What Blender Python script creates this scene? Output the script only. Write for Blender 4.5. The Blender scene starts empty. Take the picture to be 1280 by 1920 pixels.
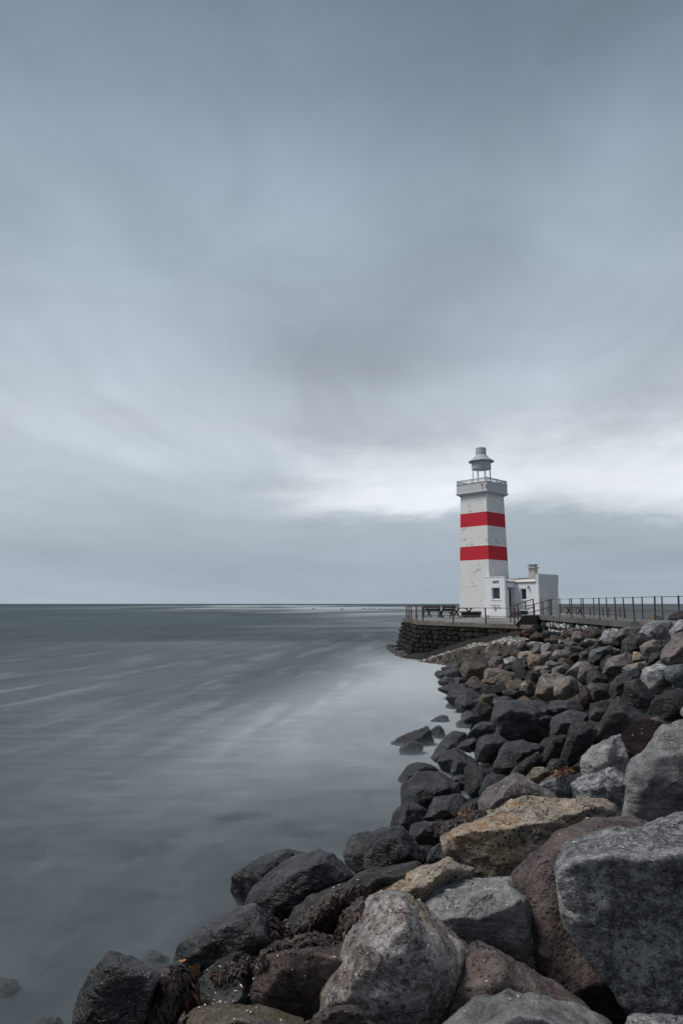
import bpy, bmesh, math, random
import numpy as np
from mathutils import Vector, Matrix
from mathutils.bvhtree import BVHTree

S = bpy.context.scene
COL = S.collection
R = math.radians
PI = math.pi

# ------------------------------------------------------------------ camera
H = 3.3                      # eye height above the water (z = 0)
F = 1300.0                   # focal length in photo pixels (photo 1280 x 1920)
PITCH = math.atan(172.0 / F)
cd = bpy.data.cameras.new('camera')
cam = bpy.data.objects.new('camera', cd)
COL.objects.link(cam)
cam.location = (0, 0, H)
cam.rotation_euler = (PI / 2 + PITCH, 0, 0)
cd.sensor_fit = 'VERTICAL'
cd.sensor_height = 36.0
cd.lens = 36.0 * F / 1920.0
cd.clip_start = 0.05
cd.clip_end = 120000.0
S.camera = cam

# ------------------------------------------------------------------ view
S.view_settings.view_transform = 'Standard'
S.view_settings.look = 'None'
S.view_settings.gamma = 1.0
S.view_settings.use_curve_mapping = False
S.view_settings.exposure = 0.95
S.render.engine = 'CYCLES'
S.cycles.use_denoising = True
S.cycles.max_bounces = 6
S.cycles.transparent_max_bounces = 16

# ------------------------------------------------------------------ node helpers
class NT:
    """small wrapper that writes node trees as expressions"""
    def __init__(self, tree):
        self.t = tree
        self.n = tree.nodes
        self.l = tree.links
    def new(self, typ, **kw):
        nd = self.n.new(typ)
        for k, v in kw.items():
            setattr(nd, k, v)
        return nd
    def put(self, sock, v):
        if hasattr(v, 'is_output'):
            self.l.new(v, sock)
        elif isinstance(v, (tuple, list)):
            v = tuple(v)
            if sock.type == 'RGBA' and len(v) == 3:
                v = v + (1.0,)
            sock.default_value = v
        else:
            sock.default_value = v
    def m(self, op, a, b=0.0, c=0.0, clamp=False):
        nd = self.new('ShaderNodeMath', operation=op)
        nd.use_clamp = clamp
        self.put(nd.inputs[0], a); self.put(nd.inputs[1], b); self.put(nd.inputs[2], c)
        return nd.outputs[0]
    def add(self, a, b): return self.m('ADD', a, b)
    def sub(self, a, b): return self.m('SUBTRACT', a, b)
    def mul(self, a, b): return self.m('MULTIPLY', a, b)
    def clamp01(self, a): return self.m('ADD', a, 0.0, clamp=True)
    def ss(self, x, a, b, lo=0.0, hi=1.0):
        nd = self.new('ShaderNodeMapRange', interpolation_type='SMOOTHSTEP')
        self.put(nd.inputs[0], x)
        if isinstance(a, (int, float)) and isinstance(b, (int, float)) and a > b:
            a, b, lo, hi = b, a, hi, lo
        self.put(nd.inputs[1], a); self.put(nd.inputs[2], b)
        self.put(nd.inputs[3], lo); self.put(nd.inputs[4], hi)
        return nd.outputs[0]
    def gauss(self, x, c, w):
        d = self.mul(self.sub(x, c), 1.0 / w)
        return self.m('EXPONENT', self.mul(self.mul(d, d), -1.0))
    def mix(self, f, a, b, blend='MIX'):
        nd = self.new('ShaderNodeMix', data_type='RGBA', blend_type=blend)
        self.put(nd.inputs[0], f); self.put(nd.inputs[6], a); self.put(nd.inputs[7], b)
        return nd.outputs[2]
    def noise(self, vec, scale, detail=4.0, rough=0.55, dist=0.0, out='Fac'):
        nd = self.new('ShaderNodeTexNoise')
        self.put(nd.inputs['Vector'], vec)
        nd.inputs['Scale'].default_value = scale
        nd.inputs['Detail'].default_value = detail
        nd.inputs['Roughness'].default_value = rough
        nd.inputs['Distortion'].default_value = dist
        return nd.outputs[out]
    def voro(self, vec, scale, feature='F1', out='Distance', rnd=1.0):
        nd = self.new('ShaderNodeTexVoronoi', feature=feature)
        self.put(nd.inputs['Vector'], vec)
        nd.inputs['Scale'].default_value = scale
        nd.inputs['Randomness'].default_value = rnd
        return nd.outputs[out]
    def comb(self, x, y, z):
        nd = self.new('ShaderNodeCombineXYZ')
        self.put(nd.inputs[0], x); self.put(nd.inputs[1], y); self.put(nd.inputs[2], z)
        return nd.outputs[0]
    def sep(self, v):
        nd = self.new('ShaderNodeSeparateXYZ')
        self.put(nd.inputs[0], v)
        return nd.outputs
    def vm(self, op, a, b=(0, 0, 0)):
        nd = self.new('ShaderNodeVectorMath', operation=op)
        self.put(nd.inputs[0], a); self.put(nd.inputs[1], b)
        return nd.outputs[0]
    def ramp(self, f, stops, interp='LINEAR'):
        nd = self.new('ShaderNodeValToRGB')
        cr = nd.color_ramp
        cr.interpolation = interp
        while len(cr.elements) < len(stops):
            cr.elements.new(0.5)
        for e, (p, c) in zip(cr.elements, stops):
            e.position = p
            e.color = tuple(c) + (1.0,)
        self.put(nd.inputs[0], f)
        return nd.outputs[0]
    def bump(self, h, strength=0.5, dist=0.02, normal=None):
        nd = self.new('ShaderNodeBump')
        nd.inputs['Strength'].default_value = strength
        nd.inputs['Distance'].default_value = dist
        self.put(nd.inputs['Height'], h)
        if normal is not None:
            self.l.new(normal, nd.inputs['Normal'])
        return nd.outputs[0]

def lin(*rgb):
    out = []
    for v in rgb:
        v = v / 255.0
        out.append(v / 12.92 if v <= 0.04045 else ((v + 0.055) / 1.055) ** 2.4)
    return tuple(out)

# ------------------------------------------------------------------ world: overcast sky
SUN_AZ, SUN_EL = R(-98.0), R(57.0)     # azimuth measured from +Y towards +X
W = bpy.data.worlds.new('World')
S.world = W
W.use_nodes = True
wt = NT(W.node_tree)
wt.n.clear()
sky = wt.new('ShaderNodeTexSky', sky_type='NISHITA')
sky.sun_disc = False
sky.sun_elevation = SUN_EL
sky.sun_rotation = SUN_AZ
sky.air_density = 1.2
sky.dust_density = 3.0
bg1 = wt.new('ShaderNodeBackground')
wt.put(bg1.inputs[0], sky.outputs[0]); bg1.inputs[1].default_value = 0.06

tc = wt.new('ShaderNodeTexCoord').outputs['Generated']
dx, dy, dz = wt.sep(tc)
el = wt.mul(wt.m('ARCSINE', wt.m('MAXIMUM', wt.m('MINIMUM', dz, 1.0), -1.0)), 180 / PI)
az = wt.mul(wt.m('ARCTAN2', dx, dy), 180 / PI)
# the cloud deck as a plane overhead; the clouds drift along one direction
# during the exposure, so their texture is drawn out along that direction
zz = wt.m('MAXIMUM', wt.add(dz, 0.045), 0.02)
cu = wt.m('DIVIDE', dx, zz)
cv = wt.m('DIVIDE', dy, zz)
A0 = R(9.0)
su = wt.sub(wt.mul(cu, math.cos(A0)), wt.mul(cv, math.sin(A0)))
sv = wt.add(wt.mul(cu, math.sin(A0)), wt.mul(cv, math.cos(A0)))
warp = wt.noise(wt.comb(wt.mul(su, 0.5), wt.mul(sv, 0.5), 3.1), 0.7, 3, 0.5)
suw = wt.add(su, wt.mul(wt.sub(warp, 0.5), 1.6))
n1 = wt.noise(wt.comb(suw, wt.mul(sv, 0.22), 0.0), 0.95, 4, 0.5)
n2 = wt.noise(wt.comb(wt.mul(suw, 1.0), wt.mul(sv, 0.3), 7.7), 0.42, 3, 0.5)
n3 = wt.noise(wt.comb(suw, wt.mul(sv, 0.10), 2.2), 4.5, 3, 0.55)
n4 = wt.noise(wt.comb(wt.add(suw, wt.mul(wt.sub(n2, 0.5), 1.2)), wt.mul(sv, 0.16), 12.0), 2.0, 5, 0.55)
streak = wt.add(wt.add(wt.mul(wt.sub(n1, 0.5), 0.78), wt.mul(wt.sub(n2, 0.5), 0.85)), wt.add(wt.mul(wt.sub(n3, 0.5), 0.20), wt.mul(wt.sub(n4, 0.5), 0.24)))
# low banks near the horizon are layered horizontally
hb = wt.noise(wt.comb(wt.mul(az, 0.045), wt.mul(el, 0.36), 0.0), 1.0, 4, 0.55, 0.4)
hb2 = wt.noise(wt.comb(wt.mul(az, 0.02), wt.mul(el, 0.16), 5.0), 1.0, 3, 0.5, 0.3)
low = wt.ss(el, 17.0, 5.0)
base = wt.ramp(wt.mul(el, 1 / 90.0), [
    (0.0, lin(165, 177, 187)), (0.035, lin(160, 171, 182)), (0.10, lin(176, 184, 192)), (0.16, lin(181, 188, 196)),
    (0.235, lin(165, 174, 184)), (0.30, lin(152, 163, 174)), (0.37, lin(142, 155, 168)), (0.43, lin(126, 140, 154)),
    (0.50, lin(110, 123, 138)), (0.62, lin(102, 117, 134)), (1.0, lin(104, 119, 136))])
shade = wt.add(1.0, wt.mul(streak, wt.ss(el, 3.0, 16.0, 0.10, 0.85)))
shade = wt.add(shade, wt.mul(wt.mul(wt.sub(hb, 0.5), low), 0.34))
shade = wt.add(shade, wt.mul(wt.mul(wt.sub(hb2, 0.5), low), 0.30))
# broad masses of the deck
def blob(a, e, wa, we, amp):
    return wt.mul(wt.mul(wt.gauss(az, a, wa), wt.gauss(el, e, we)), amp)
for bl in [(3, 19.5, 9, 3.0, -0.17), (-6, 22.5, 8, 4.0, -0.10), (-22, 22, 9, 8, 0.12), (21, 29, 7, 6, 0.17), (-4, 31, 8, 5, 0.12),
           (24, 42, 8, 5, -0.10), (16, 17, 14, 2.2, 0.08), (26, 15.5, 6, 2, -0.08), (-14, 12, 10, 1.6, 0.07), (-3, 9.8, 8, 1.1, -0.08)]:
    shade = wt.add(shade, blob(*bl))
cloud = wt.mix(1.0, base, wt.comb(shade, shade, shade), 'MULTIPLY')
# the bright opening above the low cloud bank to the right of the centre
jag = wt.noise(wt.comb(wt.mul(az, 0.09), wt.mul(el, 0.25), 1.0), 1.6, 5, 0.6, 0.6)
fine = wt.noise(wt.comb(wt.mul(az, 0.14), wt.mul(el, 0.7), 4.0), 1.6, 4, 0.6, 0.5)
edge = wt.add(wt.add(7.0, wt.mul(wt.gauss(az, 15.5, 4.2), 1.05)), wt.mul(wt.ss(az, 17.0, 27.0), -0.7))
edge = wt.add(edge, wt.add(wt.mul(wt.sub(jag, 0.5), 2.0), wt.mul(wt.sub(fine, 0.5), 1.6)))
lowedge = wt.ss(wt.sub(el, edge), wt.ss(az, 8.0, 18.0, -0.5, -1.0), wt.ss(az, 8.0, 18.0, 1.1, 2.3))
upper = wt.add(wt.add(11.6, wt.mul(wt.sub(jag, 0.5), 5.0)), wt.mul(wt.ss(az, 2.0, 14.0), 1.2))
upedge = wt.ss(wt.sub(el, upper), 3.6, -4.2)
sides = wt.mul(wt.ss(wt.add(az, wt.mul(wt.sub(jag, 0.5), 10)), -9.0, 4.0), wt.ss(az, 75.0, 34.0))
gap = wt.mul(wt.mul(lowedge, upedge), sides)
gap = wt.mul(gap, wt.add(0.8, wt.mul(fine, 0.4)))
cloud = wt.mix(wt.clamp01(gap), cloud, lin(231, 235, 238))
soft = wt.noise(wt.comb(wt.mul(az, 0.075), wt.mul(el, 0.14), 21.0), 1.0, 5, 0.58, 0.9)
sf = wt.add(1.0, wt.mul(wt.mul(wt.sub(soft, 0.5), wt.ss(el, 2.0, 9.0)), 0.30))
cloud = wt.mix(1.0, cloud, wt.comb(sf, sf, sf), 'MULTIPLY')
# the low bank right under the opening
bank = wt.mul(wt.mul(wt.ss(wt.sub(edge, el), -0.3, 0.6), wt.ss(wt.sub(edge, el), 5.0, 0.5)), wt.ss(az, 8.0, 15.0))
bank = wt.mul(bank, wt.ss(az, 80.0, 40.0))
bk = wt.sub(1.0, wt.mul(bank, wt.mul(fine, 0.20)))
cloud = wt.mix(1.0, cloud, wt.comb(bk, bk, bk), 'MULTIPLY')
cloud = wt.mix(1.0, cloud, (1.005, 1.02, 1.032), 'MULTIPLY')
bg2 = wt.new('ShaderNodeBackground')
wt.put(bg2.inputs[0], cloud); bg2.inputs[1].default_value = 0.548
mx = wt.new('ShaderNodeMixShader')
mx.inputs[0].default_value = 0.95
wt.l.new(bg1.outputs[0], mx.inputs[1]); wt.l.new(bg2.outputs[0], mx.inputs[2])
wo = wt.new('ShaderNodeOutputWorld')
wt.l.new(mx.outputs[0], wo.inputs[0])

# ------------------------------------------------------------------ sun behind the overcast
sd = bpy.data.lights.new('sun', 'SUN')
sd.energy = 1.5
sd.angle = R(22.0)
sd.color = (1.0, 0.97, 0.93)
so = bpy.data.objects.new('sun', sd)
COL.objects.link(so)
sdir = Vector((math.sin(SUN_AZ) * math.cos(SUN_EL), math.cos(SUN_AZ) * math.cos(SUN_EL), math.sin(SUN_EL)))
so.rotation_euler = sdir.to_track_quat('Z', 'Y').to_euler()
so.location = (-20, 0, 40)

# ------------------------------------------------------------------ measuring from the photograph
CP, SP = math.cos(PITCH), math.sin(PITCH)
def ray(px, py):
    a = (px - 640.0) / F
    b = (960.0 - py) / F
    return Vector((a, CP - SP * b, SP + CP * b))
def at_z(px, py, z):
    d = ray(px, py)
    t = (z - H) / d.z
    return Vector((0, 0, H)) + d * t
def at_y(px, py, y):
    d = ray(px, py)
    return Vector((0, 0, H)) + d * (y / d.y)
def at_t(px, py, t):
    return Vector((0, 0, H)) + ray(px, py) * t
def to_px(p):
    x, y, z = p[0], p[1], p[2] - H
    dep = y * CP + z * SP
    up = -y * SP + z * CP
    return 640 + F * x / dep, 960 - F * up / dep

# ------------------------------------------------------------------ object helpers
def tag(o, label=None, cat=None, group=None, kind=None):
    if label: o['label'] = label
    if cat: o['category'] = cat
    if group: o['group'] = group
    if kind: o['kind'] = kind
    return o
def empty(name, loc=(0, 0, 0), rz=0.0, label=None, cat=None, group=None):
    o = bpy.data.objects.new(name, None)
    COL.objects.link(o)
    o.location = loc
    o.rotation_euler = (0, 0, rz)
    o.empty_display_size = 0.2
    return tag(o, label, cat, group)
def link(name, me, mat=None, parent=None, loc=None):
    o = bpy.data.objects.new(name, me)
    COL.objects.link(o)
    if mat is not None and not me.materials:
        me.materials.append(mat)
    if parent is not None: o.parent = parent
    if loc is not None: o.location = loc
    return o
def finish(name, bm, mat, parent=None, bevel=0.0, smooth=False, loc=None):
    if bevel > 0:
        bmesh.ops.bevel(bm, geom=[e for e in bm.edges if len(e.link_faces) == 2 and e.calc_face_angle(0) > 0.5], offset=bevel,
                        segments=2, affect='EDGES', profile=0.7)
    bmesh.ops.recalc_face_normals(bm, faces=bm.faces)
    me = bpy.data.meshes.new(name)
    bm.to_mesh(me); bm.free()
    if smooth:
        me.shade_smooth()
    return link(name, me, mat, parent, loc)
def box(bm, x0, x1, y0, y1, z0, z1):
    vs = [bm.verts.new(p) for p in [(x0, y0, z0), (x1, y0, z0), (x1, y1, z0), (x0, y1, z0), (x0, y0, z1), (x1, y0, z1), (x1, y1, z1), (x0, y1, z1)]]
    for f in [(0, 3, 2, 1), (4, 5, 6, 7), (0, 1, 5, 4), (1, 2, 6, 5), (2, 3, 7, 6), (3, 0, 4, 7)]:
        bm.faces.new([vs[i] for i in f])
    return vs
def hexa(bm, lower, upper):
    n = len(lower)
    a = [bm.verts.new(p) for p in lower]
    b = [bm.verts.new(p) for p in upper]
    bm.faces.new(a[::-1]); bm.faces.new(b)
    for i in range(n):
        j = (i + 1) % n
        bm.faces.new([a[i], a[j], b[j], b[i]])
def bar(bm, p, q, w, h=None, up=(0, 0, 1)):
    """a square bar from p to q"""
    h = h or w
    p, q = Vector(p), Vector(q)
    d = (q - p).normalized()
    u = Vector(up)
    if abs(d.dot(u)) > 0.98: u = Vector((0, 1, 0)) if abs(d.y) < .9 else Vector((1, 0, 0))
    s = d.cross(u).normalized()
    u = s.cross(d).normalized()
    lo = [p + s * (a * w / 2) + u * (b * h / 2) for a, b in ((-1, -1), (1, -1), (1, 1), (-1, 1))]
    hexa(bm, lo, [v + (q - p) for v in lo])
def tube(bm, p, q, r, n=8):
    p, q = Vector(p), Vector(q)
    d = (q - p).normalized()
    u = Vector((0, 0, 1)) if abs(d.z) < 0.9 else Vector((1, 0, 0))
    s = d.cross(u).normalized(); u = s.cross(d)
    lo = [p + (s * math.cos(2 * PI * i / n) + u * math.sin(2 * PI * i / n)) * r for i in range(n)]
    hexa(bm, lo, [v + (q - p) for v in lo])
def lathe(bm, prof, n=40, c=(0, 0)):
    rings = []
    for r, z in prof:
        rings.append([bm.verts.new((c[0] + r * math.cos(2 * PI * i / n), c[1] + r * math.sin(2 * PI * i / n), z)) for i in range(n)])
    for a, b in zip(rings[:-1], rings[1:]):
        for i in range(n):
            j = (i + 1) % n
            bm.faces.new([a[i], a[j], b[j], b[i]])
    return rings

# ------------------------------------------------------------------ numpy gradient noise
_rs = np.random.RandomState(7)
_perm = np.concatenate([_rs.permutation(256)] * 3).astype(np.int32)
_g = _rs.normal(size=(256, 3)); _g /= np.linalg.norm(_g, axis=1)[:, None]
def pnoise(p):
    i = np.floor(p).astype(np.int32)
    f = p - i
    i &= 255
    u = f * f * f * (f * (f * 6 - 15) + 10)
    out = 0
    for cx in (0, 1):
        wx = u[:, 0] if cx else 1 - u[:, 0]
        hx = _perm[i[:, 0] + cx]
        for cy in (0, 1):
            wy = u[:, 1] if cy else 1 - u[:, 1]
            hy = _perm[hx + i[:, 1] + cy]
            for cz in (0, 1):
                wz = u[:, 2] if cz else 1 - u[:, 2]
                g = _g[_perm[hy + i[:, 2] + cz] & 255]
                d = g[:, 0] * (f[:, 0] - cx) + g[:, 1] * (f[:, 1] - cy) + g[:, 2] * (f[:, 2] - cz)
                out = out + wx * wy * wz * d
    return out * 1.5
def fbm(p, octaves=4, gain=0.5, ridged=False):
    s = 0; a = 1.0
    for k in range(octaves):
        n = pnoise(p * (2.03 ** k) + 17.3 * k)
        if ridged: n = 0.5 - np.abs(n) * 1.6
        s = s + a * n
        a *= gain
    return s

# ------------------------------------------------------------------ materials
def newmat(name):
    m = bpy.data.materials.new(name)
    m.use_nodes = True
    t = NT(m.node_tree)
    b = m.node_tree.nodes['Principled BSDF']
    return m, t, b
def objcoord(t):
    """object coordinates shifted by a random amount per object"""
    o = t.new('ShaderNodeTexCoord').outputs['Object']
    r = t.new('ShaderNodeObjectInfo').outputs['Random']
    return t.vm('ADD', o, t.comb(t.mul(r, 37.0), t.mul(r, 91.0), t.mul(r, 53.0))), r

def rock_mat(name, base, alt, light, dark, rough=0.85, speck=0.5, pits=0.3, patch=None, patch_amt=0.0, bump=1.0, stripe=0.0, spec=0.3, gs=1.0, salt=0.0):
    m, t, b = newmat(name)
    p, r = objcoord(t)
    big = t.noise(p, 1.6, 5, 0.6, 0.6)
    col = t.mix(t.ss(big, 0.40, 0.62), base, alt)
    mid = t.noise(p, 7.0, 6, 0.65, 0.3)
    col = t.mix(t.mul(t.ss(mid, 0.50, 0.63), 0.62), col, light)
    col = t.mix(t.mul(t.ss(mid, 0.48, 0.36), 0.65), col, dark)
    if patch is not None:
        pn = t.noise(p, 2.3, 6, 0.65, 0.8)
        col = t.mix(t.mul(t.ss(pn, 0.62 - patch_amt * 0.25, 0.72 - patch_amt * 0.2), 0.85), col, patch)
    grain = t.add(t.mul(t.noise(p, 38.0 * gs, 5, 0.75), 0.6), t.mul(t.noise(p, 110.0 * gs, 3, 0.7), 0.4))
    col = t.mix(t.mul(t.ss(grain, 0.51, 0.60), speck), col, light)
    col = t.mix(t.mul(t.ss(grain, 0.49, 0.40), min(1.0, speck * 1.35)), col, dark)
    pt = t.new('ShaderNodeNewGeometry').outputs['Pointiness']
    lit_rim = t.mul(t.ss(pt, 0.515, 0.60), t.ss(mid, 0.36, 0.56))  # bright wet rims put into the colour of convex edges
    col = t.mix(t.mul(lit_rim, 0.75), col, tuple(min(.6, v * 1.15) for v in light))
    if salt:
        sn = t.noise(p, 3.1, 7, 0.72, 1.2)
        col = t.mix(t.mul(t.ss(sn, 0.57, 0.66), salt), col, tuple(min(.6, v * 1.25 + .05) for v in light))
    vr = t.add(0.62, t.mul(r, 0.50))
    col = t.mix(1.0, col, t.comb(vr, vr, vr), 'MULTIPLY')
    hgt = t.add(t.mul(mid, 0.9), t.mul(grain, 0.55))
    g2 = t.noise(p, 19.0, 5, 0.7, 0.2)
    hgt = t.add(hgt, t.mul(g2, 0.7))
    if stripe:
        w = t.noise(t.vm('MULTIPLY', p, (1.5, 1.5, 9.0)), 3.0, 5, 0.6, 0.5)
        hgt = t.add(hgt, t.mul(w, stripe))
        col = t.mix(t.mul(t.ss(w, 0.5, 0.34), 0.5), col, dark)
    if pits:
        v = t.voro(p, 34.0)
        msk = t.ss(t.noise(p, 3.0, 3), 0.42, 0.6)
        pit = t.mul(t.ss(v, 0.34, 0.12), msk)
        hgt = t.sub(hgt, t.mul(pit, pits))
        col = t.mix(t.mul(pit, min(1.0, pits * 1.2)), col, dark)
    # a few hairline cracks
    cw = t.vm('ADD', p, t.mul(t.new('ShaderNodeTexNoise').outputs['Color'], 0.0)) if False else p
    nz = t.noise(p, 4.0, 4, 0.6, 0.0, 'Color')
    cr = t.voro(t.vm('ADD', p, t.vm('MULTIPLY', nz, (0.35, 0.35, 0.35))), 1.7, 'DISTANCE_TO_EDGE')
    crk = t.mul(t.ss(cr, 0.014, 0.003), t.ss(big, 0.50, 0.60))
    col = t.mix(t.mul(crk, 0.7), col, dark)
    hgt = t.sub(hgt, t.mul(crk, 0.8))
    t.put(b.inputs['Base Color'], col)
    t.put(b.inputs['Roughness'], t.add(rough - 0.08, t.mul(mid, 0.16)))
    b.inputs['Specular IOR Level'].default_value = spec
    t.l.new(t.bump(hgt, 1.0 * bump, 0.05), b.inputs['Normal'])
    return m

M = {}
M['grey'] = rock_mat('grey_basalt', (.215, .22, .225), (.14, .142, .147), (.48, .48, .48), (.040, .041, .044), speck=.7, pits=.15, gs=.8, salt=.25)
M['pale'] = rock_mat('pale_basalt', (.36, .355, .35), (.26, .26, .262), (.56, .55, .54), (.075, .075, .077), speck=.4, pits=.2, stripe=.7, gs=1.5, salt=.45)
M['mauve'] = rock_mat('mauve_basalt', (.180, .156, .147), (.125, .108, .103), (.28, .24, .24), (.036, .03, .032), speck=.5, pits=.6, gs=1.2)
M['warm'] = rock_mat('warm_red_brown_basalt', (.200, .155, .140), (.145, .112, .103), (.31, .25, .235), (.042, .032, .03), speck=.5, pits=.5, gs=1.1)
M['red'] = rock_mat('red_brown_basalt', (.115, .083, .073), (.082, .062, .057), (.19, .145, .13), (.022, .017, .016), speck=.4, pits=.6)
M['brown'] = rock_mat('brown_basalt', (.125, .100, .078), (.080, .068, .060), (.21, .17, .14), (.026, .022, .019), speck=.4, pits=.5, patch=(.12, .095, .045), patch_amt=.5)
M['ochre'] = rock_mat('ochre_stained_basalt', (.30, .24, .18), (.24, .205, .17), (.46, .385, .31), (.06, .048, .036), speck=.55, pits=.9, patch=(.30, .18, .085), patch_amt=.45, gs=.7, salt=.3)
M['tan'] = rock_mat('tan_basalt', (.26, .225, .20), (.20, .175, .155), (.36, .32, .29), (.06, .052, .046), speck=.35, pits=.3, patch=(.20, .125, .065), patch_amt=.35)
M['peak'] = rock_mat('grey_pink_basalt', (.170, .170, .172), (.195, .152, .136), (.41, .39, .37), (.036, .036, .038), speck=.75, pits=.1, gs=.75, patch=(.24, .185, .105), patch_amt=.35)
M['charcoal'] = rock_mat('charcoal_basalt', (.040, .039, .040), (.030, .029, .031), (.125, .12, .118), (.018, .018, .019), speck=.4, pits=.4)
M['dark'] = rock_mat('wet_black_basalt', (.0105, .0112, .0122), (.017, .0165, .0165), (.085, .087, .090), (.006, .006, .007), rough=.42, speck=.35, pits=.25, bump=.75, spec=.62, stripe=.25)
M['scoria'] = rock_mat('dark_red_scoria', (.055, .026, .022), (.032, .024, .023), (.11, .055, .045), (.012, .008, .008), speck=.6, pits=1.0, bump=2.2)
M['green'] = rock_mat('greenish_grey_basalt', (.115, .13, .13), (.085, .095, .097), (.21, .225, .22), (.035, .04, .04), speck=.5, pits=.6)

def simple(name, col, rough=0.7, metal=0.0, var=0.25, scale=4.0, bump=0.0, alt=None, spec=0.4):
    m, t, b = newmat(name)
    p, r = objcoord(t)
    n = t.noise(p, scale, 5, 0.6)
    c2 = alt or tuple(max(0, v * (1 - var)) for v in col)
    c = t.mix(t.ss(n, 0.35, 0.65), col, c2)
    t.put(b.inputs['Base Color'], c)
    b.inputs['Roughness'].default_value = rough
    b.inputs['Metallic'].default_value = metal
    b.inputs['Specular IOR Level'].default_value = spec
    if bump:
        t.l.new(t.bump(t.noise(p, scale * 6, 4, 0.6), bump, 0.02), b.inputs['Normal'])
    return m

def limewash(name, col, chip, amount, board=6.0, boardamt=0.5, rust=False):
    """painted board-marked concrete: horizontal formwork ridges, flaking patches that show the grey below"""
    m, t, b = newmat(name)
    p = t.new('ShaderNodeTexCoord').outputs['Object']
    x, y, z = t.sep(p)
    q = t.comb(x, y, t.mul(z, 2.6))
    n = t.noise(q, 2.6, 7, 0.72, 0.5)
    zone = t.noise(p, 0.55, 3, 0.5)
    f = t.mul(t.ss(t.add(n, t.mul(t.sub(zone, 0.5), 0.42)), 0.68 - amount, 0.74 - amount), 0.85)
    fl = t.noise(t.comb(x, y, t.mul(z, 4.0)), 9.0, 4, 0.6)
    c = t.mix(t.mul(t.ss(fl, 0.40, 0.70), 0.16), col, tuple(v * 0.6 for v in col))
    streak = t.noise(t.comb(t.mul(x, 5.0), t.mul(y, 5.0), t.mul(z, 0.35)), 2.0, 4, 0.6)
    c = t.mix(t.mul(t.ss(streak, 0.52, 0.78), 0.28), c, tuple(v * w for v, w in zip(col, (.62, .58, .52))))
    c = t.mix(f, c, chip)
    zi = t.mul(z, board)
    fr = t.m('FRACT', t.add(zi, t.mul(t.sub(n, 0.5), 0.25)))
    line = t.mul(t.ss(fr, 0.10, 0.02), t.ss(fl, 0.42, 0.55))
    c = t.mix(t.mul(line, boardamt * 0.45), c, tuple(v * 0.35 for v in col))
    t.put(b.inputs['Base Color'], c)
    b.inputs['Roughness'].default_value = 0.75
    hh = t.sub(t.add(t.mul(fl, 0.5), t.mul(n, 0.6)), t.add(t.mul(line, 0.8), t.mul(f, 0.9)))
    t.l.new(t.bump(hh, 0.5, 0.03), b.inputs['Normal'])
    return m

M['white'] = limewash('white_limewash', (.68, .68, .665), (.36, .34, .33), 0.105)
M['cleanwhite'] = limewash('fresh_white_paint', (.73, .74, .755), (.52, .55, .55), -0.03, boardamt=0.55)
M['redpaint'] = limewash('red_paint', (.50, .007, .023), (.22, .012, .016), 0.06, boardamt=0.6)
M['greypaint'] = limewash('pale_grey_paint', (.49, .505, .52), (.33, .35, .34), -0.02, boardamt=0.3)
M['shadedwall'] = limewash('shaded_weathered_white', (.60, .60, .585), (.31, .31, .31), 0.12)  # right side's shade put into a duller white; the flaking is wear
M['lantern'] = simple('grey_lantern_metal', (.40, .42, .43), .45, 0.0, .12, 3.0)
M['roofwhite'] = simple('off_white_roof_paint', (.68, .65, .63), .75, 0, .15, 2.0, alt=(.58, .51, .48))
M['chimney'] = simple('grey_white_chimney_plaster', (.40, .395, .385), .8, 0, .25, 5.0)
M['trim'] = simple('window_frame_white', (.80, .80, .79), .5, 0, .1, 5.0)
M['greytrim'] = simple('grey_cornice_paint', (.42, .43, .44), .7, 0, .2, 5.0)  # grey paint of cornice, door frame and chimney collar
M['black'] = simple('black_paint', (.012, .012, .013), .5, 0, .2)
M['interior'] = simple('dark_interior', (.02, .02, .02), .9, 0, .3)
M['rail'] = simple('rusty_brown_railing_paint', (.045, .030, .023), .7, 0.0, .3, 9.0, bump=.3, alt=(.12, .062, .03))
M['railred'] = simple('rusty_red_rail_paint', (.12, .040, .034), .65, 0.0, .3, 9.0, alt=(.075, .036, .028))
M['rust'] = simple('rust_stain', (.34, .13, .025), .9, 0, .3, 30.0, alt=(.22, .07, .015))
M['wood'] = simple('dark_stained_wood', (.020, .0105, .009), .65, 0, .4, 12.0, bump=.3)
M['plastic'] = simple('cream_plastic', (.50, .47, .40), .5, 0, .15)
M['iron'] = simple('grey_iron', (.20, .21, .22), .55, 0.2, .2)
M['mortar'] = simple('brown_mortar', (.024, .0195, .016), .95, 0, .45, 3.0, bump=.5, alt=(.022, .019, .016))
M['block'] = rock_mat('black_building_stone', (.006, .0058, .0057), (.009, .008, .0073), (.022, .019, .016), (.003, .003, .003), speck=.3, pits=.2)
M['dirt'] = rock_mat('dark_rubble', (.022, .021, .020), (.030, .026, .023), (.05, .045, .04), (.010, .010, .010), speck=.3, pits=0)

m, t, b = newmat('glass_pane')
b.inputs['Base Color'].default_value = (.025, .03, .035, 1)
b.inputs['Roughness'].default_value = 0.12
b.inputs['Specular IOR Level'].default_value = 0.6
M['glass'] = m

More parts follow.
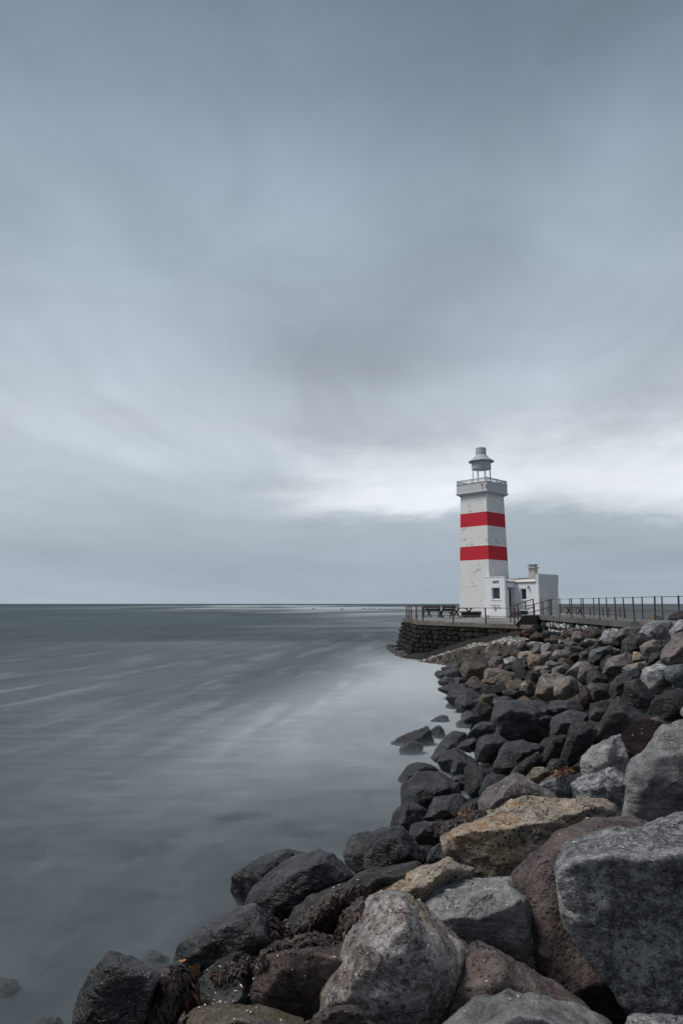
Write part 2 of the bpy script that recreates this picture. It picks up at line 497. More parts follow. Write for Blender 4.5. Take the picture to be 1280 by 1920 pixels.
def concrete(name, col, alt, stain):
    m, t, b = newmat(name)
    p = t.new('ShaderNodeTexCoord').outputs['Object']
    n = t.noise(p, 0.35, 6, 0.62, 0.6)
    c = t.mix(t.ss(n, 0.40, 0.62), col, alt)
    g = t.noise(p, 9.0, 5, 0.65)
    c = t.mix(t.mul(t.ss(g, 0.5, 0.72), 0.35), c, tuple(min(1, v * 1.5) for v in col))
    s = t.noise(p, 0.8, 5, 0.6, 0.3)
    c = t.mix(t.mul(t.ss(s, 0.54, 0.64), 0.75), c, stain)
    t.put(b.inputs['Base Color'], c)
    t.put(b.inputs['Roughness'], t.add(0.55, t.mul(n, 0.5)))
    t.l.new(t.bump(t.add(g, n), 0.35, 0.02), b.inputs['Normal'])
    return m
M['deck'] = concrete('worn_deck_concrete', (.20, .195, .19), (.115, .113, .11), (.05, .05, .05))
M['coping'] = concrete('mossy_coping_concrete', (.14, .12, .10), (.085, .075, .063), (.045, .04, .036))
M['slab'] = concrete('grey_walkway_concrete', (.115, .112, .105), (.075, .073, .07), (.04, .038, .035))
M['darkconc'] = concrete('black_stained_concrete', (.022, .0205, .019), (.016, .015, .0145), (.009, .009, .009))

def whitewashed(name, col, under, amt, scale=3.0):
    m, t, b = newmat(name)
    p, r = objcoord(t)
    n = t.noise(p, scale, 6, 0.7, 0.5)
    c = t.mix(t.ss(n, 0.56 - amt, 0.62 - amt), under, col)
    g = t.noise(p, 14.0, 4, 0.6)
    c = t.mix(t.mul(t.ss(g, 0.5, 0.7), 0.4), c, tuple(v * 0.5 for v in col))
    t.put(b.inputs['Base Color'], c)
    b.inputs['Roughness'].default_value = 0.9
    t.l.new(t.bump(t.add(g, n), 0.6, 0.04), b.inputs['Normal'])
    return m
M['washed'] = whitewashed('flaking_whitewash_on_stone', (.46, .47, .47), (.05, .047, .044), 0.10)
M['barnacle'] = whitewashed('barnacled_slip_stone', (.35, .34, .32), (.055, .049, .043), 0.07, 4.5)
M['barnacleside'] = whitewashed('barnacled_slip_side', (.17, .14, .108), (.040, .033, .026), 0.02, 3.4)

# seaweed
def weed_mat(name, c1, c2, c3):
    m, t, b = newmat(name)
    geo = t.new('ShaderNodeNewGeometry').outputs['Random Per Island']
    c = t.ramp(geo, [(0.0, c1), (0.55, c2), (0.9, c2), (1.0, c3)])
    t.put(b.inputs['Base Color'], c)
    b.inputs['Roughness'].default_value = 0.58
    return m
M['weed'] = weed_mat('dark_red_seaweed', (.009, .006, .005), (.028, .014, .011), (.09, .042, .018))
M['amber'] = weed_mat('amber_seaweed', (.03, .014, .007), (.11, .046, .014), (.26, .12, .04))
M['shell'] = simple('white_shell_and_droppings', (.62, .58, .50), .5, 0, .3, 30.0, alt=(.55, .38, .25))

# ------------------------------------------------------------------ sea
def water_mat():
    m, t, b = newmat('long_exposure_sea')
    pos = t.new('ShaderNodeNewGeometry').outputs['Position']
    x, y, z = t.sep(pos)
    # smooth churned streaks lie along the direction the swell runs in
    ang = R(10.0)
    u = t.sub(t.mul(x, math.cos(ang)), t.mul(y, math.sin(ang)))
    v = t.add(t.mul(x, math.sin(ang)), t.mul(y, math.cos(ang)))
    st = t.noise(t.comb(t.mul(u, 0.85), t.mul(v, 0.085), 0.0), 1.0, 5, 0.55, 0.5)
    st2 = t.noise(t.comb(t.mul(u, 0.14), t.mul(v, 0.035), 3.0), 1.0, 4, 0.5, 0.6)
    fine = t.noise(t.comb(t.mul(x, 0.8), t.mul(y, 1.6), 0.0), 1.0, 5, 0.6, 0.4)
    lip = t.noise(t.comb(t.mul(x, 0.012), t.mul(y, 0.020), 9.0), 1.0, 6, 0.6, 0.8)
    brok = t.noise(t.comb(t.mul(u, 0.3), t.mul(v, 0.14), 6.0), 1.0, 4, 0.6, 0.4)
    hor = t.noise(t.comb(t.mul(x, 0.55), t.mul(y, 2.4), 1.0), 1.0, 5, 0.6, 0.3)
    smud = t.noise(t.comb(t.mul(x, 0.75), t.mul(y, 0.75), 8.0), 1.0, 3, 0.5, 0.3)
    # distance of a point from the shoreline, roughly, in metres
    shore = t.add(t.mul(t.ss(y, 6.0, 16.0), 4.4), -2.6)
    shore = t.add(shore, t.mul(t.ss(y, 16.0, 40.0), 3.2))
    sd_ = t.sub(shore, x)
    near = t.mul(t.ss(t.add(sd_, t.mul(t.sub(st2, 0.5), 6.0)), 6.8, 1.5), t.mul(t.ss(y, 9.0, 19.0), t.ss(y, 58.0, 34.0)))
    near2 = t.mul(t.ss(sd_, 14.0, 2.0), t.mul(t.ss(y, 9.0, 18.0), t.ss(y, 46.0, 22.0)))
    yb = t.mul(y, t.add(1.0, t.mul(t.sub(st2, 0.5), 1.6)))
    ly = t.m('LOGARITHM', t.m('MAXIMUM', yb, 1.0), math.e)
    bay = t.mul(t.ss(ly, 5.5, 2.9), t.ss(y, 5.0, 15.0))
    bay = t.mul(bay, t.ss(x, -26.0, -4.0, 0.55, 1.0))
    milk = t.add(t.mul(bay, t.add(0.10, t.mul(t.sub(st2, 0.45), 0.8))), t.mul(bay, t.mul(t.mul(t.ss(st, 0.44, 0.66), t.ss(brok, 0.35, 0.6)), t.ss(y, 11.0, 27.0, 0.06, 0.31))))
    milk = t.add(milk, t.mul(near, t.add(0.68, t.mul(fine, 0.35))))
    milk = t.add(milk, t.mul(near2, 0.10))
    milk = t.add(milk, t.mul(t.mul(t.sub(hor, 0.5), t.ss(y, 5.0, 9.0)), t.ss(y, 40.0, 18.0, 0.10, 0.34)))
    milk = t.sub(milk, t.mul(t.mul(t.ss(smud, 0.56, 0.70), t.ss(sd_, 6.0, 1.0)), t.mul(t.ss(y, 6.0, 8.5), t.ss(y, 17.0, 12.0, 0.0, 0.22))))
    milk = t.add(milk, t.mul(t.mul(t.sub(fine, 0.5), t.ss(y, 5.0, 12.0)), 0.22))
    # breakers over the reef far out
    brk = t.noise(t.comb(t.mul(x, 0.016), t.mul(y, 0.007), 2.0), 1.0, 6, 0.6, 0.6)
    def reef(cx, cy, wx, wy, amp):
        return t.mul(t.mul(t.gauss(x, cx, wx), t.gauss(y, cy, wy)), amp)
    reefs = t.add(t.add(reef(-110, 1150, 130, 500, 2.2), reef(10, 520, 85, 190, 1.7)), t.add(reef(16, 230, 34, 70, .8), reef(6, 132, 16, 30, .35)))
    milk = t.add(milk, t.mul(reefs, t.ss(brk, 0.36, 0.66)))
    milk = t.add(milk, t.mul(t.ss(lip, 0.52, 0.70), t.mul(t.ss(y, 46.0, 66.0), t.mul(t.ss(y, 260.0, 110.0), 0.22))))
    milk = t.clamp01(milk)
    deep = t.mix(t.ss(ly, 3.0, 5.2), (.013, .021, .026), (.008, .023, .030))
    col = t.mix(milk, deep, (.385, .415, .435))
    t.put(b.inputs['Base Color'], col)
    t.put(b.inputs['Roughness'], t.add(0.40, t.mul(milk, 0.4)))
    b.inputs['IOR'].default_value = 1.333
    t.put(b.inputs['Specular IOR Level'], t.ss(y, 12.0, 70.0, 0.36, 0.05))
    hgt = t.add(t.mul(st, 0.35), t.mul(t.noise(t.comb(t.mul(x, 0.5), t.mul(y, 1.1), 0.0), 1.3, 4, 0.6, 0.3), 0.25))
    t.l.new(t.bump(t.mul(hgt, t.ss(y, 7.0, 22.0, 0.2, 1.0)), 0.26, 0.30), b.inputs['Normal'])
    return m
M['sea'] = water_mat()

def mist_mat():
    m, t, b = newmat('sea_mist')
    pos = t.new('ShaderNodeNewGeometry').outputs['Position']
    x, y, z = t.sep(pos)
    n = t.noise(t.comb(t.mul(x, 0.9), t.mul(y, 0.55), t.mul(z, 30.0)), 1.0, 4, 0.6, 0.5)
    shore = t.add(t.mul(t.ss(y, 6.0, 16.0), 4.4), -2.6)
    shore = t.add(shore, t.mul(t.ss(y, 16.0, 40.0), 3.2))
    off = t.sub(shore, x)
    a = t.mul(t.ss(n, 0.25, 0.70), t.mul(t.ss(off, 5.5, 1.5), t.ss(y, 30.0, 16.0)))
    a = t.mul(a, t.mul(0.17, t.ss(z, 0.24, 0.0, 0.2, 1.0)))
    t.put(b.inputs['Base Color'], (.25, .28, .30))
    b.inputs['Roughness'].default_value = 0.9
    b.inputs['Specular IOR Level'].default_value = 0.0
    t.put(b.inputs['Alpha'], a)
    return m
M['mist'] = mist_mat()

# ------------------------------------------------------------------ the sea and the bank
def grid_mesh(name, xs, ys, zf):
    X, Y = np.meshgrid(xs, ys)
    Z = zf(X, Y)
    v = np.stack([X, Y, Z], -1).reshape(-1, 3)
    nx, ny = len(xs), len(ys)
    i = np.arange(nx * ny).reshape(ny, nx)
    f = np.stack([i[:-1, :-1], i[:-1, 1:], i[1:, 1:], i[1:, :-1]], -1).reshape(-1, 4)
    return np_mesh(name, v, f)
def np_mesh(name, v, f, smooth=True):
    me = bpy.data.meshes.new(name)
    me.vertices.add(len(v)); me.vertices.foreach_set('co', np.ascontiguousarray(v, dtype=np.float32).ravel())
    n, k = f.shape
    me.loops.add(n * k); me.loops.foreach_set('vertex_index', np.ascontiguousarray(f, dtype=np.int32).ravel())
    me.polygons.add(n)
    me.polygons.foreach_set('loop_start', np.arange(0, n * k, k, dtype=np.int32))
    me.update(calc_edges=True)
    if smooth: me.shade_smooth()
    return me

_g1 = [0.0] + [6.0 * 1.28 ** k for k in range(38)]
_gx = np.array([-v for v in _g1[:0:-1]] + _g1)
_gy = np.array([-200.0, -60.0, -20.0] + _g1)
tag(link('sea', grid_mesh('sea', _gx, _gy, lambda X, Y: X * 0.0), M['sea']), kind='structure')
bm = bmesh.new()
for k in range(6):
    zq = 0.02 + 0.038 * k
    bm.faces.new([bm.verts.new(p) for p in ((-13, 2, zq), (6, 2, zq), (6, 31, zq), (-13, 31, zq))])
tag(finish('sea_mist', bm, M['mist']), kind='stuff')

# the shoreline in plan: x of the water's edge for a distance y
SH = np.array([(-30, -12), (0, -7.2), (2.5, -5.2), (6.3, -2.25), (7.0, -1.6), (8.7, -1.2), (9.4, 0.0), (11.4, 0.7), (15.6, 2.0), (21, 3.2), (28, 4.1), (39, 4.6), (46, 5.5), (90, 8.0)], float)
def shore_x(y): return np.interp(y, SH[:, 0], SH[:, 1])
def crest(y): return np.interp(y, [0, 6, 10, 18, 25], [1.45, 1.5, 1.75, 2.45, 2.05])
def bank_z(x, y):
    d = x - shore_x(y)
    z = np.where(d > 0, d * 0.40, d * 0.55)
    return np.maximum(np.minimum(z, crest(y)), -1.6)
def bank_hit(px, py, lift=0.0):
    """where the line of sight through a pixel meets the boulder bank"""
    d = ray(px, py)
    prev = 0.6
    tt = 0.6
    while tt < 90:
        p = Vector((0, 0, H)) + d * tt
        if p.z < max(float(bank_z(p.x, p.y)), -0.15) + lift:
            return tt
        tt *= 1.012
    return tt
def ground_z(X, Y):
    n = pnoise(np.stack([X.ravel() * 0.9, Y.ravel() * 0.9, np.zeros(X.size)], -1)).reshape(X.shape)
    return bank_z(X, Y) - 0.42 + 0.18 * n
tag(link('rubble_bank', grid_mesh('rubble_bank', np.linspace(-9, 40, 150), np.linspace(-14, 60, 200), ground_z), M['dirt']), kind='structure')

# ------------------------------------------------------------------ the stone platform
ZD = 2.2
A = at_z(755, 1160, ZD); B = at_z(785, 1165.5, ZD); C = at_z(1000, 1173, ZD)
def flat(v): return Vector((v.x, v.y))
back = [at_z(1172, 1158, ZD), at_z(1060, 1149.6, ZD), at_z(960, 1150, ZD), at_z(862, 1153, ZD), at_z(800, 1157.4, ZD)]
Cr = Vector((C.x + 2.0, C.y + 1.5, ZD))
top = [A, B, C, Cr] + back
plat = empty('stone_platform', (B.x, B.y, 0), 0, 'dark stone platform in the sea that carries the lighthouse, with a concrete deck', 'platform')
def rel(p): return Vector(p) - Vector((B.x, B.y, 0))
cen = sum((flat(p) for p in top), Vector((0, 0))) / len(top)
def wallface(P0, P1):
    d = (flat(P1) - flat(P0)); L = d.length; d.normalize()
    n = Vector((d.y, -d.x))
    if n.dot(cen - flat(P0)) > 0: n = -n
    return d, n, L
BAT = 0.24        # batter of the wall, metres per metre
def inset(poly, k):
    return [Vector((*(flat(p) + (cen - flat(p)).normalized() * k), p.z)) for p in poly]
bm = bmesh.new()
lo = []
core_top = inset(top, 0.10)
for p in core_top:
    o = (flat(p) - cen).normalized()
    lo.append(rel(Vector((p.x + o.x * BAT * 4.2, p.y + o.y * BAT * 4.2, -1.6))))
hexa(bm, lo, [rel(Vector((p.x, p.y, ZD - 0.16))) for p in core_top])
finish('mortared_core', bm, M['mortar'], plat)
bm = bmesh.new()
ins = inset(top, 0.25)
hexa(bm, [rel(Vector((p.x, p.y, ZD - 0.155))) for p in ins], [rel(Vector((p.x, p.y, ZD))) for p in ins])
finish('deck', bm, M['deck'], plat)
# concrete coping along the seaward edges
for P0, P1 in ((A, B), (B, C)):
    d, n, L = wallface(P0, P1)
    bm = bmesh.new()
    w0, w1 = 0.08, 0.42
    a0 = flat(P0) + n * w0; a1 = flat(P1) + n * w0; b0 = flat(P0) - n * w1; b1 = flat(P1) - n * w1
    seg = 14
    for k in range(seg):
        s0, s1 = k / seg, (k + 1) / seg - 0.002
        j = random.Random(k).uniform(-0.015, 0.015)
        pts = [a0.lerp(a1, s0), a0.lerp(a1, s1), b0.lerp(b1, s1), b0.lerp(b1, s0)]
        hexa(bm, [rel((p.x, p.y, ZD - 0.19)) for p in pts], [rel((p.x, p.y, ZD + 0.028 + j)) for p in pts])
    finish('coping', bm, M['coping'], plat, bevel=0.02)
# stone blocks: a few shared meshes, placed one by one in courses
def block_mesh(seed):
    rnd = random.Random(seed)
    bm = bmesh.new()
    box(bm, -0.5, 0.5, -0.5, 0.5, -0.5, 0.5)
    bmesh.ops.bevel(bm, geom=list(bm.edges), offset=0.13, segments=1, affect='EDGES')
    for v in bm.verts:
        v.co += Vector((rnd.uniform(-.06, .06), rnd.uniform(-.10, .10), rnd.uniform(-.06, .06)))
    me = bpy.data.meshes.new('stone_block'); bm.to_mesh(me); bm.free()
    me.materials.append(M['block'])
    return me
def kerb_z(s): return float(np.interp(s, [0, 2, 5.5, 8.6], [.25, .50, 1.42, 1.98]))
BLK = [block_mesh(s) for s in range(6)]
rnd = random.Random(4)
nblk = 0
for (P0, P1, ext) in ((A, B, 0.1), (B, C, 0.0)):
    d, n, L = wallface(P0, P1)
    zt = ZD - 0.24
    course = 0
    while zt > -0.35:
        hc = 0.235 + 0.03 * ((course * 7) % 3)
        s = rnd.uniform(-0.3, 0.0)
        while s < L - 0.05:
            w = rnd.uniform(0.40, 0.80) if P0 is B else rnd.uniform(0.8, 1.5)
            s1 = min(s + w, L + 0.05)
            s0 = max(s, 0.0)
            zc = zt - hc / 2
            if s1 - s0 > 0.22:
                off = BAT * (ZD - zc) + rnd.uniform(-0.02, 0.05)
                c = flat(P0) + d * ((s0 + s1) / 2) + n * (off - 0.16)
                # the slipway hides the lower courses towards the shore
                if not (P0 is B and zc < kerb_z(s0) - .2):
                    o = link('stone_block', BLK[rnd.randrange(6)], None, plat, rel((c.x, c.y, zc)))
                    o.scale = (s1 - s0 - rnd.uniform(.04, .10), 0.5, hc - rnd.uniform(.035, .07))
                    o.rotation_euler = (0, rnd.uniform(-.03, .03), math.atan2(d.y, d.x))
                    nblk += 1
            s = s1
        zt -= hc
        course += 1
# toe of the wall at the seaward corner
d1, n1_, L1 = wallface(A, B)
d2, n2_, L2 = wallface(B, C)
toe = empty('wall_toe', (A.x, A.y, 0), 0, 'low dark stone ledge at the waterline round the foot of the seaward platform corner', 'ledge')
bm = bmesh.new()
for k in range(16):
    p = flat(A) + d1 * (k / 15 * L1) + n1_ * (BAT * 2.4 + 0.35 + rnd.uniform(-.12, .12))
    h_ = 0.22 + rnd.uniform(-.06, .10)
    sz = rnd.uniform(.28, .46)
    hexa(bm, [Vector((p.x + sz * math.cos(q) * 1.1 - A.x, p.y + sz * math.sin(q) - A.y, -0.6)) for q in np.arange(6) * PI / 3],
         [Vector((p.x + sz * .8 * math.cos(q + .1) - A.x, p.y + sz * .8 * math.sin(q + .1) - A.y, h_ + rnd.uniform(-.05, .05))) for q in np.arange(6) * PI / 3])
finish('ledge_stones', bm, M['dark'], toe, bevel=0.05)

# ------------------------------------------------------------------ slipway beside the wall
slip = empty('slipway', (B.x, B.y, 0), 0, 'pale barnacled stone slipway sloping down beside the dark platform wall', 'slipway')
def along(s, out, z):
    p = flat(B) + d2 * s + n2_ * out
    return rel((p.x, p.y, z))
bm = bmesh.new()      # smooth dark kerb between wall and slip
ks = [0.1, 0.9, 2.0, 3.7, 5.5, 7.0, L2 - .3]
for sa, sb in zip(ks[:-1], ks[1:]):
    za, zb = kerb_z(sa), kerb_z(sb)
    ia, ib = .05 + BAT * (ZD - za), .05 + BAT * (ZD - zb)
    sb2 = sb - .01
    hexa(bm, [along(sa, ia, za - 1.0), along(sb2, ib, zb - 1.0), along(sb2, ib + .62, zb - 1.0), along(sa, ia + .7, za - 1.0)],
         [along(sa, ia, za), along(sb2, ib, zb), along(sb2, ib + .55, zb - .05), along(sa, ia + .62, za - .06)])
finish('kerb', bm, M['darkconc'], slip, bevel=0.04)
def slip_z(s): return kerb_z(s) - .34 - .05 * max(0.0, 2.0 - s)
nu, nv = 90, 34
uu, vv = np.meshgrid(np.linspace(-0.1, L2 + 0.6, nu), np.linspace(0, 1, nv))
pts = np.zeros((nv, nu, 3))
for j in range(nv):
    for i in range(nu):
        s = uu[j, i]; v = vv[j, i]
        wid = 1.15 - 0.35 * (s / L2)
        top_z = slip_z(s)
        if v < 0.6:
            out = 0.85 + wid * (v / 0.6); z = top_z - 0.26 * (v / 0.6)
        else:
            k = (v - 0.6) / 0.4
            out = 0.85 + wid + 0.55 * k; z = top_z - 0.26 - k * 1.15
        p = along(s, out, z)
        pts[j, i] = p
flatp = pts.reshape(-1, 3)
nz = fbm(flatp * np.array([2.2, 2.2, 2.2]), 5, .6)
flatp[:, 2] += 0.085 * nz
flatp[:, 0] += 0.05 * fbm(flatp * 2.7 + 9, 3)
idx = np.arange(nu * nv).reshape(nv, nu)
cut = int(nv * 0.6)
def sub(i0, i1, name, mat):
    f = np.stack([idx[i0:i1, :-1], idx[i0:i1, 1:], idx[i0 + 1:i1 + 1, 1:], idx[i0 + 1:i1 + 1, :-1]], -1).reshape(-1, 4)
    used = np.unique(f); mp = np.zeros(nu * nv, int); mp[used] = np.arange(len(used))
    link(name, np_mesh(name, flatp[used], mp[f], True), mat, slip)
sub(0, cut, 'ramp_surface', M['barnacle'])
sub(cut, nv - 1, 'ramp_side', M['barnacleside'])
bm = bmesh.new()
rr = random.Random(3)
for k in range(420):
    s = rr.uniform(0.0, L2 + 0.3); v = rr.uniform(.68, 1.0)
    wid = 1.15 - 0.35 * (s / L2)
    q_ = (v - .68) / .32
    out = 0.85 + wid + .55 * q_
    z = slip_z(s) - .26 - q_ * 1.15
    p = along(s, out, z)
    a = rr.uniform(.035, .10); q0 = rr.random() * 6
    bmesh.ops.create_icosphere(bm, subdivisions=1, radius=a, matrix=Matrix.Translation(p) @ Matrix.Rotation(q0, 4, 'Z') @ Matrix.Diagonal((rr.uniform(.8, 1.5), rr.uniform(.7, 1.1), rr.uniform(.4, .7), 1)))
o = finish('embedded_cobbles', bm, M['barnacleside'], slip); tag(o, kind='stuff')

# ------------------------------------------------------------------ walkway from the shore
ZW = 2.7
WL = at_z(1000, 1153, ZW); WR = at_z(1206, 1166.5, ZW)
wd = (flat(WR) - flat(WL)).normalized()
wn = Vector((-wd.y, wd.x))            # away from the sea (to the right/back)
if wn.x < 0: wn = -wn
WEND = flat(WR) + wd * 16.0
walk = empty('walkway', (WL.x, WL.y, 0), 0, 'raised grey concrete walkway on a whitewashed rubble wall, running from the boulders to the lighthouse', 'walkway')
def wrel(p2, z): return Vector((p2.x - WL.x, p2.y - WL.y, z))
Lw = (WEND - flat(WL)).length
WW = 1.9
def wpt(s, o): return flat(WL) + wd * s + wn * o
nseg = 12
for k in range(nseg):
    s0, s1 = Lw * k / nseg + 0.004, Lw * (k + 1) / nseg - 0.004
    bm = bmesh.new()
    q = [wpt(s0, -0.08), wpt(s1, -0.08), wpt(s1, WW), wpt(s0, WW)]
    hexa(bm, [wrel(p, ZW - 0.22) for p in q], [wrel(p, ZW) for p in q])
    finish('slab', bm, M['slab'], walk, bevel=0.015)
bm = bmesh.new()
q = [wpt(-0.05, 0.12), wpt(Lw, 0.12), wpt(Lw, WW - .1), wpt(-0.05, WW - .1)]
hexa(bm, [wrel(p, 0.6) for p in q], [wrel(p, ZW - 0.225) for p in q])
finish('wall_core', bm, M['darkconc'], walk)
def rubble_mesh(seed):
    rnd = random.Random(seed)
    bm = bmesh.new()
    bmesh.ops.create_icosphere(bm, subdivisions=2, radius=0.5)
    for v in bm.verts:
        c = v.co
        v.co = Vector([math.copysign(abs(a) ** 0.6 * 0.55, a) for a in c]) + Vector((rnd.uniform(-.05, .05), rnd.uniform(-.05, .05), rnd.uniform(-.05, .05)))
    me = bpy.data.meshes.new('rubble_stone'); bm.to_mesh(me); bm.free(); me.materials.append(M['washed'])
    return me
RUB = [rubble_mesh(s) for s in range(6)]
rr = random.Random(11)
zc = ZW - 0.42
row = 0
while zc > 1.55:
    s = rr.uniform(-.2, .1)
    while s < min(Lw, 17.5):
        w = rr.uniform(.35, .75)
        hh = rr.uniform(.32, .44)
        post = any(abs(s + w / 2 - q) < 0.35 for q in (2.0, 6.8, 10.9))
        if not post:
            p = wpt(s + w / 2, 0.08 + rr.uniform(-.03, .05))
            o = link('rubble_stone', RUB[rr.randrange(6)], None, walk, wrel(p, zc + rr.uniform(-.04, .04)))
            o.scale = (w * 1.02, .36, hh)
            o.rotation_euler = (rr.uniform(-.1, .1), rr.uniform(-.15, .15), math.atan2(wd.y, wd.x))
        s += w
    zc -= 0.36
    row += 1
for q in (2.0, 6.8, 10.9):
    bm = bmesh.new()
    g = [wpt(q - .26, -0.02), wpt(q + .26, -0.02), wpt(q + .26, .35), wpt(q - .26, .35)]
    hexa(bm, [wrel(p, .7) for p in g], [wrel(p, ZW - .23) for p in g])
    finish('buttress', bm, M['darkconc'], walk, bevel=.03)

def post_rail(name, pts, h, label, mids=(0.5,), t=0.075, group=None, railmat='railred', lean=0.0, extra=None):
    """posts at pts (world feet), rails between them"""
    root = empty(name, pts[0], 0, label, 'railing', group)
    o0 = Vector(pts[0])
    ups = []
    r2 = random.Random(len(pts))
    for p in pts:
        p = Vector(p) - o0
        q = p + Vector((r2.uniform(-.02, .02), r2.uniform(-.02, .02), h))
        bm = bmesh.new(); bar(bm, p, q, t, t, (0.3, 1, 0)); finish('post', bm, M['rail'], root, bevel=.008)
        bm = bmesh.new(); box(bm, p.x - t * .8, p.x + t * .8, p.y - t * .8, p.y + t * .8, p.z - .01, p.z + .015); finish('foot_plate', bm, M['rail'], root)
        ups.append((p, q))
    for frac in (0.97,) + tuple(mids):
        bm = bmesh.new()
        for (p0, q0), (p1, q1) in zip(ups[:-1], ups[1:]):
            tube(bm, p0.lerp(q0, frac), p1.lerp(q1, frac), t * .22, 6)
        finish('rail', bm, M[railmat], root)
    return root
# platform railings
def on_deck(px, py): return at_z(px, py, ZD + 0.03)
fr = [flat(A) - n1_ * .2]
pA, pB, pC = flat(A) - n1_ * .18 - n2_ * .1, flat(B) - n2_ * .18 - n1_ * .1, flat(C) - n2_ * .2
def mid(a, b, k): v = a.lerp(b, k); return Vector((v.x, v.y, ZD + 0.03))
post_rail('edge_railing', [mid(pA, pB, k) for k in (0.02, .34, .67, 1.0)], .88, 'short rusty railing along the seaward end of the stone platform', (0.45,))
fp = [mid(pB, pC, 0.0)]
for px in (849.5, 910.5, 964):
    d = ray(px, 1168)
    # where the line of sight crosses the front edge line
    den = d.x * d2.y - d.y * d2.x
    s = (d.x * pB.y - d.y * pB.x) / -(d.x * d2.y - d.y * d2.x)
    p = pB + d2 * s
    fp.append(Vector((p.x, p.y, ZD + .03)))
post_rail('edge_railing', fp, .86, 'long low rusty railing along the front edge of the platform above the stone wall', (0.45,))
bk2 = [on_deck(766, 1159.3), on_deck(780, 1158.4), on_deck(794.5, 1157.6), on_deck(822, 1156.5), on_deck(850, 1155)]
post_rail('edge_railing', bk2, .95, 'rusty railing on the far seaward side of the platform behind the picnic tables', (0.5,), t=.08)
rb = [at_z(px, py, ZD + .03) for px, py in ((1052, 1150.0), (1079.5, 1152.6), (1105.5, 1155.0), (1130, 1156.0), (1141, 1156.5), (1162, 1157.4), (1171, 1157.8))]
post_rail('edge_railing', rb, .78, 'low rusty railing on the far side of the deck, seen behind the walkway posts', (0.25, .6), t=.08)
# walkway railings
def walk_foot(px, off):
    d = ray(px, 1150)
    o = wpt(0, off)
    s = (d.x * o.y - d.y * o.x) / -(d.x * wd.y - d.y * wd.x)
    p = o + wd * s
    return Vector((p.x, p.y, ZW))
near_px = (1031, 1049, 1071.5, 1093.5, 1123, 1153.5, 1188, 1227, 1272, 1325, 1390)
far_px = (1014, 1028, 1068, 1089.5, 1113, 1137.5, 1169.5, 1203.5, 1241, 1284, 1340)
post_rail('walkway_railing', [walk_foot(p, 0.05) for p in near_px], .84, 'tall brown railing along the near edge of the raised walkway', (0.42,), t=.047)
post_rail('walkway_railing', [walk_foot(p, 1.75) for p in far_px], .88, 'tall brown railing along the far edge of the raised walkway', (0.42,), t=.045)

# ------------------------------------------------------------------ lighthouse
YK = 57.0
K = at_y(919, 1157, YK)
PHI = R(-11.7 - 34.0)
LH = empty('lighthouse', (K.x, K.y, ZD), PHI, 'square white lighthouse tower with two red bands and a grey metal lantern', 'lighthouse')
TC = (-1.54, 1.54)
def hw(z): return 1.54 - (1.54 - 1.315) * min(1.0, z / 10.2)
bands = [(0.0, 4.73, 'white', 'lower_wall'), (4.73, 5.90, 'redpaint', 'lower_red_band'), (5.90, 7.57, 'white', 'middle_wall'),
         (7.57, 8.74, 'redpaint', 'upper_red_band'), (8.74, 10.2, 'white', 'upper_wall')]
for z0, z1, mt, nm in bands:
    bm = bmesh.new()
    a, b_ = hw(z0), hw(z1)
    hexa(bm, [(TC[0] + sx * a, TC[1] + sy * a, z0) for sx, sy in ((-1, -1), (1, -1), (1, 1), (-1, 1))],
         [(TC[0] + sx * b_, TC[1] + sy * b_, z1) for sx, sy in ((-1, -1), (1, -1), (1, 1), (-1, 1))])
    finish(nm, bm, M[mt], LH)
def sq(bm, r0, z0, r1, z1):
    hexa(bm, [(TC[0] + sx * r0, TC[1] + sy * r0, z0) for sx, sy in ((-1, -1), (1, -1), (1, 1), (-1, 1))],
         [(TC[0] + sx * r1, TC[1] + sy * r1, z1) for sx, sy in ((-1, -1), (1, -1), (1, 1), (-1, 1))])
bm = bmesh.new(); sq(bm, 1.315, 10.2, 1.60, 10.42); finish('corbel', bm, M['greypaint'], LH)
bm = bmesh.new(); sq(bm, 1.62, 10.42, 1.62, 10.50); finish('lip', bm, M['greypaint'], LH)
bm = bmesh.new(); sq(bm, 1.55, 10.50, 1.545, 11.24); finish('parapet', bm, M['greypaint'], LH)
bm = bmesh.new(); sq(bm, 1.585, 11.24, 1.585, 11.30); finish('parapet_cap', bm, M['greypaint'], LH)
gr = bmesh.new()
for z in (11.40, 11.50, 11.58):
    w = .05 if z < 11.55 else .07
    for (ax, ay), (bx_, by_) in (((-1, -1), (1, -1)), ((1, -1), (1, 1)), ((1, 1), (-1, 1)), ((-1, 1), (-1, -1))):
        r = 1.50
        bar(gr, (TC[0] + ax * r, TC[1] + ay * r, z), (TC[0] + bx_ * r, TC[1] + by_ * r, z), .04, w)
finish('gallery_rail', gr, M['lantern'], LH)
for k, (ax, ay) in enumerate(((-1, -1), (0, -1), (1, -1), (1, 0), (1, 1), (0, 1), (-1, 1), (-1, 0))):
    bm = bmesh.new()
    box(bm, TC[0] + ax * 1.5 - .03, TC[0] + ax * 1.5 + .03, TC[1] + ay * 1.5 - .03, TC[1] + ay * 1.5 + .03, 11.30, 11.64)
    finish('gallery_post', bm, M['lantern'], LH)
for (x, z0, z1, w) in ((-.47, 10.86, 11.10, .05), (-.05, 10.68, 10.97, .06), (-.42, 10.58, 10.84, .02)):
    bm = bmesh.new()
    x0 = x
    for j in range(4):
        hwid = w * (1 - j * .18)
        box(bm, x0 - hwid, x0 + hwid, -.058 - .004 * 0, -.045, z1 - (j + 1) * (z1 - z0) / 4, z1 - j * (z1 - z0) / 4 - .004)
    finish('rust_stain', bm, M['rust'], LH)
lan = bmesh.new()
